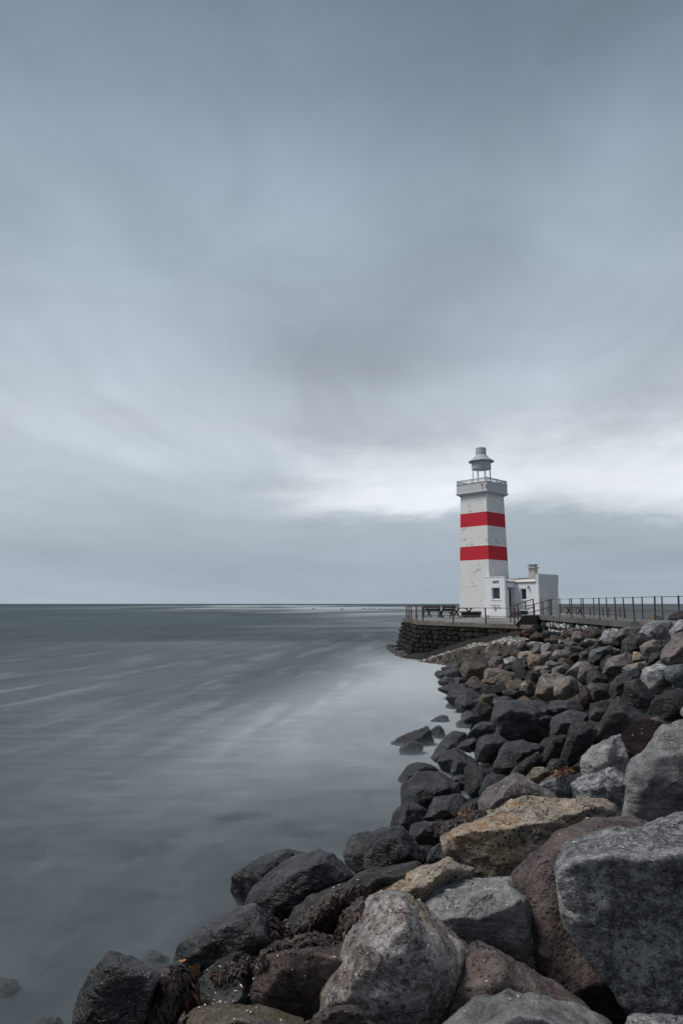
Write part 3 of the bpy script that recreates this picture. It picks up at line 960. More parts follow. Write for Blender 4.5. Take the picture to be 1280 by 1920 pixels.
lathe(lan, [(.0, 12.72), (.80, 12.70), (.83, 12.66), (.83, 13.34)], 48, TC)
finish('lantern_drum', lan, M['lantern'], LH, smooth=False)
bm = bmesh.new()
lathe(bm, [(.80, 13.30), (1.09, 13.30), (1.10, 13.36), (.92, 13.46), (.70, 13.64), (.46, 13.92), (.40, 13.97)], 48, TC)
finish('lantern_roof', bm, M['lantern'], LH, smooth=True)
bm = bmesh.new()
lathe(bm, [(.38, 13.93), (.445, 13.94), (.455, 14.0), (.445, 14.46), (.45, 14.52), (.40, 14.55), (.0, 14.56)], 40, TC)
finish('vent_cowl', bm, M['lantern'], LH)
for k in range(8):
    a = k * PI / 4 + .25
    bm = bmesh.new()
    x, y = TC[0] + .79 * math.cos(a), TC[1] + .79 * math.sin(a)
    bar(bm, (x, y, 11.24), (x, y, 12.70), .045)
    finish('lantern_post', bm, M['lantern'], LH)

# annex: front pavilion and wing
def wall_with_hole(bm, axis, fixed0, fixed1, a0, a1, z0, z1, ha0, ha1, hz0, hz1):
    """a wall slab with one rectangular opening; axis 'x' runs along x"""
    def bb(p0, p1, q0, q1):
        if p1 - p0 < 1e-4 or q1 - q0 < 1e-4: return
        if axis == 'x': box(bm, p0, p1, fixed0, fixed1, q0, q1)
        else: box(bm, fixed0, fixed1, p0, p1, q0, q1)
    bb(a0, ha0, z0, z1); bb(ha1, a1, z0, z1); bb(ha0, ha1, z0, hz0); bb(ha0, ha1, hz1, z1)
AX = empty('lighthouse_annex', (K.x, K.y, ZD), PHI, 'low white annex at the tower foot with 1897 on its front and a chimney', 'building')
V0 = -.14
bm = bmesh.new()
wall_with_hole(bm, 'x', V0, V0 + .25, -.33, 1.52, .0, 3.24, .27, 1.03, 1.44, 2.40)
finish('pavilion_front_wall', bm, M['cleanwhite'], AX)
bm = bmesh.new()
wall_with_hole(bm, 'y', 1.27, 1.518, V0 + .25, 1.48, .0, 2.76, .42, 1.26, .45, 2.36)
finish('pavilion_side_wall', bm, M['cleanwhite'], AX)
bm = bmesh.new()     # side wall above the cornice
box(bm, 1.24, 1.515, V0 + .252, .25, 2.86, 3.236)
finish('pavilion_parapet', bm, M['cleanwhite'], AX)
bm = bmesh.new(); box(bm, -.36, 1.55, V0 - .03, V0 + .28, 3.24, 3.29); finish('pavilion_coping', bm, M['trim'], AX)
bm = bmesh.new(); box(bm, -.37, 1.519, V0 - .06, V0 - .002, 0, .50)
box(bm, 1.521, 1.58, V0 - .06, .38, 0, .50)
finish('plinth', bm, M['cleanwhite'], AX, bevel=.012)
bm = bmesh.new()
box(bm, -.30, -.05, V0 - .30, V0 - .065, 0, .22); box(bm, -.75, -.342, V0 - .22, -.005, 0, .20); box(bm, -.60, -.342, V0 - .2, -.008, .203, .38)
finish('white_step', bm, M['cleanwhite'], AX, bevel=.01)
bm = bmesh.new()
wall_with_hole(bm, 'x', 1.48, 1.73, 1.27, 3.57, .0, 2.76, 1.92, 2.46, 1.42, 2.32)
finish('wing_front_wall', bm, M['cleanwhite'], AX)
bm = bmesh.new(); box(bm, 3.32, 3.572, 1.735, 4.6, 0, 2.779); box(bm, 3.30, 3.595, 1.48, 4.65, 2.78, 3.47)
finish('wing_side_wall', bm, M['shadedwall'], AX)
bm = bmesh.new(); box(bm, 0.0, 3.298, 4.35, 4.59, 0, 3.3); box(bm, 0.002, .2, 3.1, 4.348, 0, 3.1); finish('wing_back_wall', bm, M['shadedwall'], AX)
bm = bmesh.new()      # cornice
for dz, pr, hh in ((2.76, .05, .06), (2.825, .10, .045)):
    box(bm, 1.30, 3.298, 1.48 - pr, 1.71, dz, dz + hh)
    box(bm, 1.25, 1.52 + pr, .262, 1.48 - pr - .002, dz, dz + hh)
finish('cornice', bm, M['greytrim'], AX)
bm = bmesh.new()      # low roof behind the cornice
hexa(bm, [(0.21, .26, 2.875), (1.58, .26, 2.875), (1.60, 1.40, 2.875), (3.296, 1.40, 2.875), (3.296, 4.34, 2.875), (.21, 4.34, 2.875)],
     [(0.21, .30, 3.12), (1.52, .30, 2.98), (1.52, 1.48, 2.98), (3.296, 1.48, 2.98), (3.296, 4.3, 3.26), (.21, 4.3, 3.26)])
finish('roof', bm, M['roofwhite'], AX)
def window(parent, axis, f, a0, a1, z0, z1):
    fr = bmesh.new()
    w = .055
    for p in ((a0, a0 + w, z0, z1), (a1 - w, a1, z0, z1), (a0 + w + .001, a1 - w - .001, z1 - w, z1), (a0 + w + .001, a1 - w - .001, z0, z0 + w)):
        box(fr, p[0], p[1], f, f + .07, p[2], p[3])
    o = finish('window', fr, M['trim'], parent)
    g = bmesh.new(); box(g, a0 + w + .001, a1 - w - .001, f + .025, f + .04, z0 + w, z1 - w); finish('pane', g, M['glass'], o)
    s = bmesh.new(); box(s, a0 - .06, a1 + .06, f - .17, f + .02, z0 - .07, z0 - .002); finish('sill', s, M['trim'], o)
    return o
window(AX, 'x', V0 + .13, .27, 1.03, 1.44, 2.40)
window(AX, 'x', 1.48 + .13, 1.92, 2.46, 1.42, 2.32)
bm = bmesh.new(); box(bm, .25, 1.26, .30, 1.44, .45, 2.7); bmesh.ops.reverse_faces(bm, faces=bm.faces)
finish('dark_interior', bm, M['interior'], AX)
bm = bmesh.new()     # door frame and the open leaf
box(bm, 1.46, 1.54, .38, .419, .45, 2.36); box(bm, 1.46, 1.54, 1.261, 1.30, .45, 2.36); box(bm, 1.46, 1.54, .38, 1.30, 2.363, 2.41)
finish('door_frame', bm, M['greytrim'], AX)
bm = bmesh.new(); bar(bm, (1.42, 1.24, 1.40), (.85, .86, 1.40), .05, 1.86)
dr = finish('door', bm, M['greypaint'], AX)
bm = bmesh.new(); bar(bm, (.90, .86, 1.35), (1.0, .93, 1.35), .09, .03); finish('door_handle', bm, M['iron'], dr)
for k in range(3):
    bm = bmesh.new(); z1 = .45 - k * .15
    box(bm, 1.584 + k * .30, 1.584 + (k + 1) * .30 - .003 if k < 2 else 2.5, .40, 1.46, 0, z1)
    finish('entrance_step', bm, M['slab'], AX, bevel=.01)
ch = bmesh.new(); box(ch, 2.14, 2.67, 2.49, 3.02, 3.02, 4.0); o = finish('chimney', ch, M['chimney'], AX)
c2 = bmesh.new(); box(c2, 2.02, 2.79, 2.37, 3.14, 4.0, 4.07); finish('chimney_collar', c2, M['greytrim'], o)
c3 = bmesh.new(); box(c3, 2.16, 2.65, 2.51, 3.0, 4.07, 4.26); box(c3, 2.09, 2.72, 2.44, 3.07, 4.26, 4.32); finish('chimney_cap', c3, M['chimney'], o)
tx = bpy.data.curves.new('date_numerals', 'FONT')
tx.body = '1897'; tx.size = .30; tx.extrude = .012; tx.align_x = 'CENTER'; tx.space_character = 1.12; tx.offset = .006
tmp = bpy.data.objects.new('date_numerals_curve', tx)
me = bpy.data.meshes.new_from_object(tmp)
bpy.data.objects.remove(tmp)
me.materials.clear()
o = link('date_numerals', me, M['black'], AX, (.66, V0 - .012, 2.74)); o.rotation_euler = (PI / 2, 0, 0)
bm = bmesh.new()
bar(bm, (.24, V0 - .12, .98), (.95, V0 - .12, .98), .045); bar(bm, (.60, V0 - .12, .96), (.60, V0 - .06, .60), .035)
bar(bm, (.26, V0 - .12, .98), (.26, V0, .98), .03); bar(bm, (.93, V0 - .12, .98), (.93, V0, .98), .03)
tube(bm, (.95, V0 - .12, .98), (1.0, V0 - .12, .98), .05); tube(bm, (.60, V0 - .10, .56), (.60, V0 - .02, .56), .045)
finish('pipe_bracket', bm, M['iron'], AX)
for x, y, sx in ((1.52, .28, 1), (2.72, 1.66, 0)):
    bm = bmesh.new()
    if sx: bar(bm, (1.52, y, 2.42), (1.64, y, 2.42), .04); box(bm, 1.58, 1.68, y - .05, y + .05, 2.20, 2.40)
    else: bar(bm, (x, 1.48, 2.52), (x, 1.36, 2.52), .04); box(bm, x - .05, x + .05, 1.31, 1.41, 2.30, 2.50)
    finish('wall_lamp', bm, M['iron'], AX)
# stone bench along the tower's seaward foot
bm = bmesh.new()
box(bm, -2.6, -.80, -.62, -.07, .36, .47); box(bm, -2.55, -.85, -.50, -.09, .0, .357)
tag(finish('stone_bench', bm, M['darkconc'], loc=(K.x, K.y, ZD)), 'low dark concrete bench against the foot of the lighthouse tower', 'bench').rotation_euler = (0, 0, PHI)

# ramp and handrails at the walkway's end
ro = Vector((9.4, 36.2, 0))
def rr_(x, y, z): return Vector((x, y, z)) - ro
bm = bmesh.new()
prof = lambda x0, x1, x2, y: [(x0, y, ZD - .03), (x2, y, ZD - .03), (x2, y, ZW - .005), (x1, y, ZW - .005), (x0, y, ZD + .05)]
hexa(bm, [rr_(*p) for p in prof(8.98, 9.42, 10.12, 36.3)], [rr_(*p) for p in prof(10.1, 10.75, 11.9, 39.6)])
tag(finish('concrete_ramp', bm, M['darkconc'], bevel=.02, loc=ro), 'dark concrete ramp dropping sideways from the walkway end to the platform deck', 'ramp')
def sloped_rail(P0, P1, label):
    P0, P1 = Vector(P0), Vector(P1)
    root = empty('ramp_handrail', P0, 0, label, 'railing')
    prev = None
    for k in range(4):
        f = P0.lerp(P1, k / 3) - P0
        hgt = .86
        bm = bmesh.new(); bar(bm, f, f + Vector((0, 0, hgt)), .06, .06, (.3, 1, 0)); finish('post', bm, M['rail'], root)
        if prev is not None:
            for q in (hgt - .02, hgt * .5):
                bm = bmesh.new(); bar(bm, prev + Vector((0, 0, q)), f + Vector((0, 0, q)), .042); finish('rail', bm, M['rail'], root)
        prev = f
sloped_rail((10.02, 36.6, ZW), (9.05, 37.6, ZD + .1), 'sloping brown handrail on the near side of the ramp below the doorway')
sloped_rail((11.8, 39.4, ZW), (10.4, 39.55, ZD + .1), 'sloping brown handrail on the far side of the ramp in front of the annex')
# floodlight box and electrical box
fl = empty('floodlight', (9.50, 36.45, ZW), R(-20), 'small black floodlight with a white top on the ramp edge', 'floodlight')
bm = bmesh.new(); box(bm, -.17, .17, -.10, .10, .05, .24); finish('housing', bm, M['black'], fl, bevel=.015)
bm = bmesh.new(); box(bm, -.19, .19, -.12, .12, .242, .285); finish('hood', bm, M['trim'], fl, bevel=.01)
bm = bmesh.new(); box(bm, -.12, .12, -.06, .06, -.012, .048); finish('stand', bm, M['trim'], fl)
p = wpt(0.05, -.16)
eb = empty('electrical_box', (p.x, p.y, ZW - .42), math.atan2(wd.y, wd.x), 'cream electrical box on the end of the walkway wall', 'electrical box')
bm = bmesh.new(); box(bm, -.10, .10, -.09, .09, 0, .24); finish('cabinet', bm, M['plastic'], eb, bevel=.012)
bm = bmesh.new(); box(bm, -.12, .12, -.11, .11, .243, .27); finish('lid', bm, M['plastic'], eb)
bm = bmesh.new(); box(bm, -.08, .08, -.07, .07, -.22, -.003); finish('pedestal', bm, M['black'], eb)

# ------------------------------------------------------------------ picnic furniture on the deck
def picnic(px, py, y, rz, label, w=1.9):
    q = at_z(px, py, ZD) if y is None else at_y(px, py, y)
    root = empty('picnic_table', (q.x, q.y, ZD), rz, label, 'table', 'wooden picnic furniture on the platform')
    for k in range(4):
        bm = bmesh.new(); box(bm, -w / 2, w / 2, -.36 + k * .182, -.36 + k * .182 + .172, .72, .765); finish('plank', bm, M['wood'], root, bevel=.006)
    for s in (-1, 1):
        bm = bmesh.new(); x = s * w * .36
        bar(bm, (x - .03, -.55, 0), (x - .03, .30, .715), .05, .11, (1, 0, 0)); bar(bm, (x + .03, .55, 0), (x + .03, -.30, .715), .05, .11, (1, 0, 0))
        finish('leg', bm, M['wood'], root)
    return root
def bench(px, py, y, rz, label, w=1.7):
    q = at_z(px, py, ZD) if y is None else at_y(px, py, y)
    root = empty('garden_bench', (q.x, q.y, ZD), rz, label, 'bench', 'wooden picnic furniture on the platform')
    for k in range(2):
        bm = bmesh.new(); box(bm, -w / 2, w / 2, -.20 + k * .2, -.20 + k * .2 + .19, .42, .465); finish('seat_plank', bm, M['wood'], root)
    for k in range(2):
        bm = bmesh.new(); bar(bm, (-w / 2, .25 + k * .07, .62 + k * .20), (w / 2, .25 + k * .07, .62 + k * .20), .04, .17); finish('back_plank', bm, M['wood'], root)
    for s in (-1, 1):
        bm = bmesh.new(); x = s * w * .38
        bar(bm, (x - .03, -.28, 0), (x - .03, .36, .95), .05, .10, (1, 0, 0)); bar(bm, (x + .03, .30, 0), (x + .03, -.18, .415), .05, .10, (1, 0, 0))
        finish('leg', bm, M['wood'], root)
    return root
bench(814, 1157.6, None, R(140), 'dark wooden bench with its back to the sea, leftmost piece of the picnic set', 1.45)
bench(837, 1158.0, None, R(-150), 'dark wooden bench with a tall back in the middle of the picnic set', 1.3)
picnic(867, 1158.2, None, R(28), 'dark wooden trestle table nearest to the lighthouse tower', 1.7)
picnic(1076, 1152.5, None, R(8), 'low dark wooden table right of the annex, behind the walkway railing', 1.7)

# ------------------------------------------------------------------ boulders
_cs = {}
def cubesphere(n):
    if n in _cs: return _cs[n]
    t = np.tan(np.linspace(-1, 1, n + 1) * PI / 4)
    vid = {}
    V = []; Fc = []
    for ax in range(3):
        for sg in (-1, 1):
            loc = np.zeros((n + 1, n + 1), int)
            for i in range(n + 1):
                for j in range(n + 1):
                    c = [0, 0, 0]
                    c[ax] = sg; c[(ax + 1) % 3] = t[i] * sg; c[(ax + 2) % 3] = t[j]
                    key = (round(c[0], 6), round(c[1], 6), round(c[2], 6))
                    k = vid.get(key)
                    if k is None:
                        k = len(V); vid[key] = k; V.append(c)
                    loc[i, j] = k
            f = np.stack([loc[:-1, :-1], loc[1:, :-1], loc[1:, 1:], loc[:-1, 1:]], -1).reshape(-1, 4)
            Fc.append(f)
    V = np.array(V, float); V /= np.linalg.norm(V, axis=1)[:, None]
    _cs[n] = (V, np.concatenate(Fc))
    return _cs[n]

def hull_planes(P):
    bm = bmesh.new()
    for p in P: bm.verts.new(p)
    r = bmesh.ops.convex_hull(bm, input=bm.verts)
    fs = [(f.calc_area(), f.normal.copy(), f.verts[0].co.copy()) for f in bm.faces]
    bm.free()
    c = P.mean(0)
    keep = []
    for a, n, v in sorted(fs, key=lambda q: -q[0]):
        n = np.array(n); d = n.dot(np.array(v) - c)
        if d < 0: n, d = -n, -d
        if d < 1e-4: continue
        if any(n.dot(k[0]) > 0.975 for k in keep): continue
        keep.append((n, d))
    return c, np.array([k[0] for k in keep]), np.array([k[1] for k in keep])

def rock_mesh(P, n, seed, k=16, amp=0.035, chips=7, freq=1.0, view=None, cuts=3):
    rs = np.random.RandomState(seed)
    P = np.asarray(P, float)
    c, N, D = hull_planes(P)
    Q = P - c
    ext = (Q.max(0) - Q.min(0)) / 2
    size = float(np.cbrt(ext.prod()))
    # chipped corners: extra planes that shave what sticks out furthest
    for _ in range(chips):
        d = rs.normal(size=3); d /= np.linalg.norm(d)
        sup = (Q @ d).max()
        N = np.vstack([N, d]); D = np.append(D, sup * rs.uniform(.80, .96))
    S0, Fc = cubesphere(n)
    dirs = S0 * ext
    dirs /= np.linalg.norm(dirs, axis=1)[:, None]
    # big fracture faces across the body
    made = 0
    while made < cuts:
        d = rs.normal(size=3); d[2] += .35; d /= np.linalg.norm(d)
        if view is not None and not (-.92 < d @ view < -.30 or (d[2] > .75 and d @ view < .1)): continue
        sup = (Q @ d).max()
        N = np.vstack([N, d]); D = np.append(D, sup * rs.uniform(.58, .80))
        made += 1
    # warp the directions a little so that the facets are not perfectly flat
    off = rs.uniform(-50, 50, 3)
    k = k * 4.0
    # the edges wander: look the facets up in slightly disturbed directions
    w0 = dirs * 2.2 + off
    wob = np.stack([fbm(w0, 2), fbm(w0 + 40, 2), fbm(w0 + 80, 2)], -1) * 0.07
    dw = dirs + wob
    dw /= np.linalg.norm(dw, axis=1)[:, None]
    g = np.maximum(0, dw @ N.T) / D
    gm = g.max(1)
    r = 1.0 / (gm * np.power(np.power(g / gm[:, None], k).sum(1), 1.0 / k))
    V = dirs * r[:, None]
    f = freq / size
    q = V * f + off
    disp = 0.55 * fbm(q * 1.2, 2, .5) + 0.45 * fbm(q * 3.0, 3, .55, True) + 0.34 * fbm(q * 8.0, 4, .62)
    # broken ledges: stepped relief
    st = fbm(q * 1.5 + 31, 2) + 0.25 * fbm(q * 4.0, 2)
    step = np.floor(st * 4) / 4
    disp = disp + 1.3 * (step + np.clip((st - step) * 4 * 1.6 - .6, 0, 1) / 4)
    V = V + dirs * (disp * amp * size)[:, None]
    return c, V, Fc

ROCKS = []        # (object, centre px, colour word, size px, ref phrase)
def poly_area(p):
    p = np.array(p, float); x, y = p[:, 0], p[:, 1]
    return 0.5 * abs(np.dot(x, np.roll(y, 1)) - np.dot(y, np.roll(x, 1)))
WORD = {'grey': 'grey', 'pale': 'pale grey', 'mauve': 'mauve grey', 'warm': 'red brown', 'red': 'reddish brown', 'brown': 'brown', 'ochre': 'ochre', 'tan': 'tan',
        'peak': 'grey', 'charcoal': 'charcoal', 'dark': 'wet black', 'scoria': 'dark red', 'green': 'greenish grey'}

def boulder(poly, mat, label=None, ref=None, t=None, thick=0.75, ridge=None, rz=0.30, seed=None, lift=0.12, dt=0.0, k=18, amp=0.042, tilt=0.25, chips=6, back=0.8, grp=None, cuts=None):
    """a boulder seen with outline `poly` (pixels), lying on the bank; it gets its own distance, thickness and hidden far side"""
    poly = [tuple(map(float, p)) for p in poly]
    xs = [p[0] for p in poly]; ys = [p[1] for p in poly]
    cx, cy = sum(xs) / len(xs), sum(ys) / len(ys)
    w, h = max(xs) - min(xs), max(ys) - min(ys)
    y0, y1 = min(ys), max(ys)
    if cuts is None: cuts = 3 if ridge is None else 0
    if seed is None: seed = int(cx * 7 + cy * 13) % 100003
    rs = np.random.RandomState(seed)
    if t is None:
        t = bank_hit(cx, y0 + 0.72 * h, lift) + dt
    m2px = t / F
    T = thick * min(w, h * 1.25) * m2px               # thickness in metres
    P = []
    # the outline leans back at the top
    for (px, py) in poly:
        kk = (py - y0) / h
        P.append(at_t(cx + (px - cx) * 1.05, cy + (py - cy) * 1.05, t + T * (tilt * (1 - 2 * kk)) + rs.uniform(-.17, .17) * T))
    # front faces
    if ridge is None:
        # two to four knuckles where the visible faces meet
        ridge = []
        m_ = rs.randint(2, 5)
        ph = rs.uniform(0, 6.28)
        for i in range(m_):
            a_ = ph + i * 2 * PI / m_ + rs.uniform(-.4, .4)
            q_ = rs.uniform(.15, .55)
            ridge.append((cx + math.cos(a_) * w * .5 * q_, cy + math.sin(a_) * h * .5 * q_ + rs.uniform(-.12, .08) * h, rs.uniform(.32, .58)))
    for (px, py, q) in ridge:
        P.append(at_t(px, py, t - q * T))
    # hidden back, lower and farther away
    for (px, py) in poly:
        q = at_t(cx + (px - cx) * .72, cy + (py - cy) * .72, t + T * back * rs.uniform(.75, 1.0))
        P.append(q + Vector((0, 0, -0.10 * h * m2px)))
    P = np.array([tuple(p) for p in P])
    n = int(np.clip(max(w, h) / 2.35, 13, 70))
    vw = ray(cx, cy).normalized()
    c, V, Fc = rock_mesh(P, n, seed, k, amp, chips, 1.0, np.array(vw), cuts)
    me = np_mesh('boulder', V, Fc)
    o = link('boulder', me, M[mat], None, tuple(c))
    ROCKS.append([o, cx, cy, mat, w, h, label, ref, poly, grp])
    return o

def ell(cx, cy, w, h, mat, **kw):
    """a smaller boulder given by the middle and size of its outline"""
    rs = np.random.RandomState(int(cx * 31 + cy * 17))
    n = rs.randint(5, 8)
    a0 = rs.uniform(0, 6.28)
    p = []
    for i in range(n):
        a = a0 + (i + rs.uniform(-.34, .34)) * 2 * PI / n
        p.append((cx + math.cos(a) * w * .62 * rs.uniform(.9, 1.1), cy + math.sin(a) * h * .63 * rs.uniform(.9, 1.1)))
    kw.setdefault('thick', .95); kw.setdefault('cuts', 3); kw.setdefault('amp', .06)
    kw.setdefault('chips', 3)
    return boulder(p, mat, **kw)

# ---- nearest boulders, outlines read from the photograph
boulder([(1041, 1612), (1066, 1582), (1150, 1560), (1215, 1545), (1300, 1530), (1480, 1560), (1500, 1880), (1300, 1960), (1196, 1898), (1120, 1785), (1078, 1712), (1044, 1650)], 'grey',
        'huge grey boulder with a pale sloping top, filling the lower right corner', 'the huge grey corner boulder',
        ridge=[(1062, 1612, .50), (1160, 1600, .62), (1300, 1592, .66), (1440, 1620, .6), (1420, 1850, .30), (1290, 1910, .40), (1184, 1888, .44), (1106, 1784, .46), (1066, 1712, .46), (1036, 1648, .42)], thick=.62, k=30, tilt=.12)
boulder([(957, 1720), (960, 1650), (985, 1595), (1028, 1556), (1090, 1536), (1170, 1536), (1260, 1552), (1300, 1640), (1290, 1800), (1240, 1890), (1150, 1905), (1070, 1880), (1002, 1830), (966, 1775)], 'warm',
        'tall rounded red brown boulder leaning behind the huge grey corner boulder', 'the tall rounded mauve boulder',
        ridge=[(990, 1680, .20), (1035, 1610, .18), (1100, 1580, .12), (1180, 1580, .10), (1200, 1820, .62), (1100, 1840, .66), (1012, 1780, .55)], thick=.55, dt=.18, tilt=.75)
boulder([(829, 1580), (843, 1550), (895, 1535), (945, 1518), (975, 1498), (1060, 1499), (1120, 1499), (1166, 1508), (1175, 1530), (1080, 1562), (1030, 1585), (978, 1640), (925, 1650), (862, 1632), (836, 1605)], 'ochre',
        'long tan boulder with orange stained top below the purple pyramid boulder', 'the long orange stained boulder',
        ridge=[(850, 1568, .42), (930, 1556, .5), (990, 1548, .5), (1060, 1528, .4), (1130, 1520, .3), (960, 1620, .34), (890, 1625, .34)], thick=.75, tilt=.34, amp=.045)
boulder([(652, 1752), (668, 1712), (692, 1688), (718, 1679), (762, 1683), (795, 1706), (836, 1748), (873, 1792), (866, 1830), (850, 1880), (840, 1960), (700, 2000), (612, 1960), (594, 1902), (614, 1858), (648, 1812), (656, 1785)], 'peak',
        'big pointed grey boulder with pinkish lower face and ochre right shoulder, bottom centre', 'the big pointed grey boulder',
        ridge=[(690, 1722, .32), (742, 1702, .48), (800, 1778, .52), (846, 1842, .50), (760, 1880, .52), (680, 1880, .48), (640, 1880, .50), (700, 1800, .56)], thick=.72, k=34, tilt=.22)
boulder([(765, 1692), (800, 1665), (860, 1650), (950, 1647), (985, 1665), (1000, 1720), (1000, 1810), (960, 1832), (900, 1832), (850, 1770), (795, 1730)], 'pale',
        'flat topped pale grey boulder with a dark front behind the big pointed boulder', 'the flat topped pale boulder',
        ridge=[(810, 1722, .50), (880, 1700, .62), (950, 1686, .60), (985, 1700, .5), (975, 1800, .22), (905, 1800, .22)], thick=.75, k=26, tilt=.4)
boulder([(822, 1900), (850, 1812), (878, 1775), (893, 1763), (922, 1777), (1000, 1832), (1080, 1872), (1125, 1902), (1100, 1990), (830, 1990)], 'warm',
        'dark red brown wedge shaped boulder at the bottom, right of the pointed boulder', 'the red brown wedge boulder',
        ridge=[(860, 1850, .36), (900, 1815, .44), (970, 1850, .46), (1050, 1900, .42), (920, 1930, .48)], thick=.6, k=24)
boulder([(790, 1930), (850, 1886), (905, 1866), (962, 1859), (1002, 1876), (1062, 1881), (1118, 1901), (1160, 1940), (1160, 2060), (780, 2060)], 'pale',
        'light grey boulder top at the bottom edge below the red brown wedge', 'the light grey bottom boulder', thick=.7, tilt=.4,
        ridge=[(840, 1940, .4), (930, 1915, .55), (1030, 1925, .55), (1100, 1950, .5)])
boulder([(1150, 1930), (1190, 1903), (1258, 1905), (1330, 1916), (1340, 2040), (1150, 2040)], 'grey',
        'grey boulder top just showing at the bottom edge below the huge corner boulder', 'the bottom edge grey boulder', thick=.7, tilt=.4)
boulder([(461, 1862), (478, 1804), (508, 1776), (560, 1770), (620, 1762), (668, 1768), (690, 1820), (650, 1880), (605, 1925), (560, 1935), (500, 1895), (466, 1878)], 'red',
        'blocky reddish brown boulder with a flat shell strewn top, left of the pointed boulder', 'the blocky red brown boulder',
        ridge=[(486, 1822, .42), (520, 1796, .50), (600, 1792, .52), (650, 1800, .45), (590, 1890, .40), (510, 1875, .40)], thick=.7, k=24, tilt=.3)
boulder([(345, 1925), (368, 1892), (408, 1882), (480, 1887), (540, 1899), (585, 1930), (590, 2040), (330, 2040)], 'brown',
        'olive brown boulder cut by the bottom edge, left of centre', 'the olive brown bottom boulder', thick=.7, tilt=.4,
        ridge=[(390, 1925, .45), (450, 1915, .5), (530, 1935, .5), (460, 1980, .5)])
boulder([(590, 1905), (622, 1880), (642, 1871), (662, 1886), (705, 1925), (730, 1990), (580, 1990)], 'red',
        'small dark purple brown stone in front of the foot of the pointed boulder', 'the small purple stone', t=None, dt=-.25, thick=.6)
boulder([(572, 1916), (608, 1903), (640, 1916), (650, 1970), (560, 1970)], 'tan', 'small tan grey stone cut by the bottom edge under the pointed boulder', 'the small tan stone', dt=-.1, thick=.8)
boulder([(622, 1775), (640, 1722), (682, 1684), (768, 1648), (835, 1606), (885, 1630), (872, 1668), (800, 1705), (720, 1775), (660, 1800)], 'ochre',
        'long pitted ochre boulder squeezed behind the big pointed boulder', 'the pitted ochre boulder',
        ridge=[(655, 1745, .4), (700, 1700, .5), (780, 1665, .5), (840, 1640, .45)], thick=.7, amp=.04)
boulder([(535, 1752), (545, 1715), (580, 1685), (640, 1658), (700, 1630), (782, 1621), (802, 1640), (745, 1668), (690, 1695), (650, 1750), (600, 1785), (550, 1780)], 'charcoal',
        'long blue grey boulder with dark red seaweed draped over its front', 'the weed draped boulder',
        ridge=[(570, 1735, .38), (620, 1690, .46), (690, 1655, .44), (750, 1640, .35), (610, 1740, .44)], thick=.75, dt=.1)
boulder([(458, 1708), (464, 1682), (498, 1640), (556, 1606), (596, 1594), (640, 1612), (664, 1640), (645, 1668), (600, 1690), (545, 1730), (480, 1735)], 'dark',
        'large wet black boulder with a pale ridge, standing at the waterline', 'the large wet waterline boulder',
        ridge=[(480, 1695, .30), (545, 1640, .36), (600, 1612, .34), (640, 1650, .32), (580, 1670, .44), (520, 1700, .40)], thick=.75, k=24)
boulder([(424, 1670), (444, 1636), (490, 1606), (560, 1590), (610, 1592), (600, 1625), (540, 1650), (475, 1700), (436, 1700)], 'dark',
        'rough wet black rock sloping into the sea behind the large waterline boulder', 'the rough sloping rock', dt=.35, amp=.06, thick=.8, tilt=.35)
boulder([(328, 1795), (344, 1766), (384, 1730), (438, 1712), (488, 1703), (522, 1722), (545, 1765), (500, 1785), (440, 1812), (400, 1840), (340, 1835)], 'dark',
        'long black boulder with a pale left shoulder above the hanging seaweed', 'the long black boulder',
        ridge=[(352, 1792, .34), (405, 1748, .36), (470, 1722, .36), (500, 1760, .4), (430, 1790, .44)], thick=.75)
boulder([(382, 1822), (420, 1790), (444, 1768), (480, 1761), (504, 1776), (500, 1810), (455, 1850), (395, 1850)], 'charcoal',
        'small blue grey boulder with brown flank, left of the blocky red brown boulder', 'the small blue grey boulder', thick=.8)
boulder([(134, 1940), (150, 1862), (174, 1800), (212, 1787), (252, 1799), (282, 1820), (306, 1838), (296, 1880), (262, 1930), (245, 2010), (134, 2010)], 'dark',
        'big black boulder with a crusted top edge in the water, bottom left', 'the big bottom left black boulder',
        ridge=[(178, 1850, .34), (205, 1812, .36), (245, 1825, .38), (285, 1850, .36), (240, 1930, .42), (170, 1930, .36)], thick=.75, k=26)
boulder([(232, 1945), (268, 1880), (300, 1838), (330, 1812), (352, 1810), (368, 1850), (350, 1920), (330, 2000), (232, 2000)], 'charcoal',
        'narrow grey boulder hung with brown seaweed, right of the bottom left black boulder', 'the weed hung grey boulder', thick=.7, dt=.05,
        ridge=[(275, 1905, .42), (320, 1840, .42), (330, 1900, .40)])
boulder([(330, 1905), (345, 1842), (382, 1820), (440, 1811), (500, 1818), (510, 1850), (480, 1890), (420, 1910), (380, 1930)], 'dark',
        'black shell speckled boulder with seaweed on its top, above the olive brown one', 'the speckled black boulder', thick=.7)
boulder([(643, 1602), (658, 1570), (700, 1551), (742, 1547), (765, 1562), (735, 1610), (690, 1645), (655, 1634)], 'dark', 'black rounded boulder partly behind another, above the weed draped boulder', 'the hidden black rounded boulder', dt=.3)
boulder([(676, 1622), (690, 1585), (715, 1556), (752, 1552), (792, 1584), (806, 1612), (765, 1630), (700, 1634)], 'dark', 'black boulder with a grey rim just above the weed draped boulder', 'the grey rimmed black boulder')
boulder([(720, 1548), (735, 1520), (762, 1506), (792, 1512), (812, 1535), (805, 1560), (770, 1572), (736, 1568)], 'dark', 'black craggy boulder at the waterline above the two rounded black ones', 'the craggy waterline boulder')
boulder([(764, 1562), (769, 1536), (800, 1532), (842, 1535), (848, 1562), (822, 1584), (772, 1584)], 'dark', 'wet black block with a shining flat top left of the long orange stained boulder', 'the shining black block', k=28)
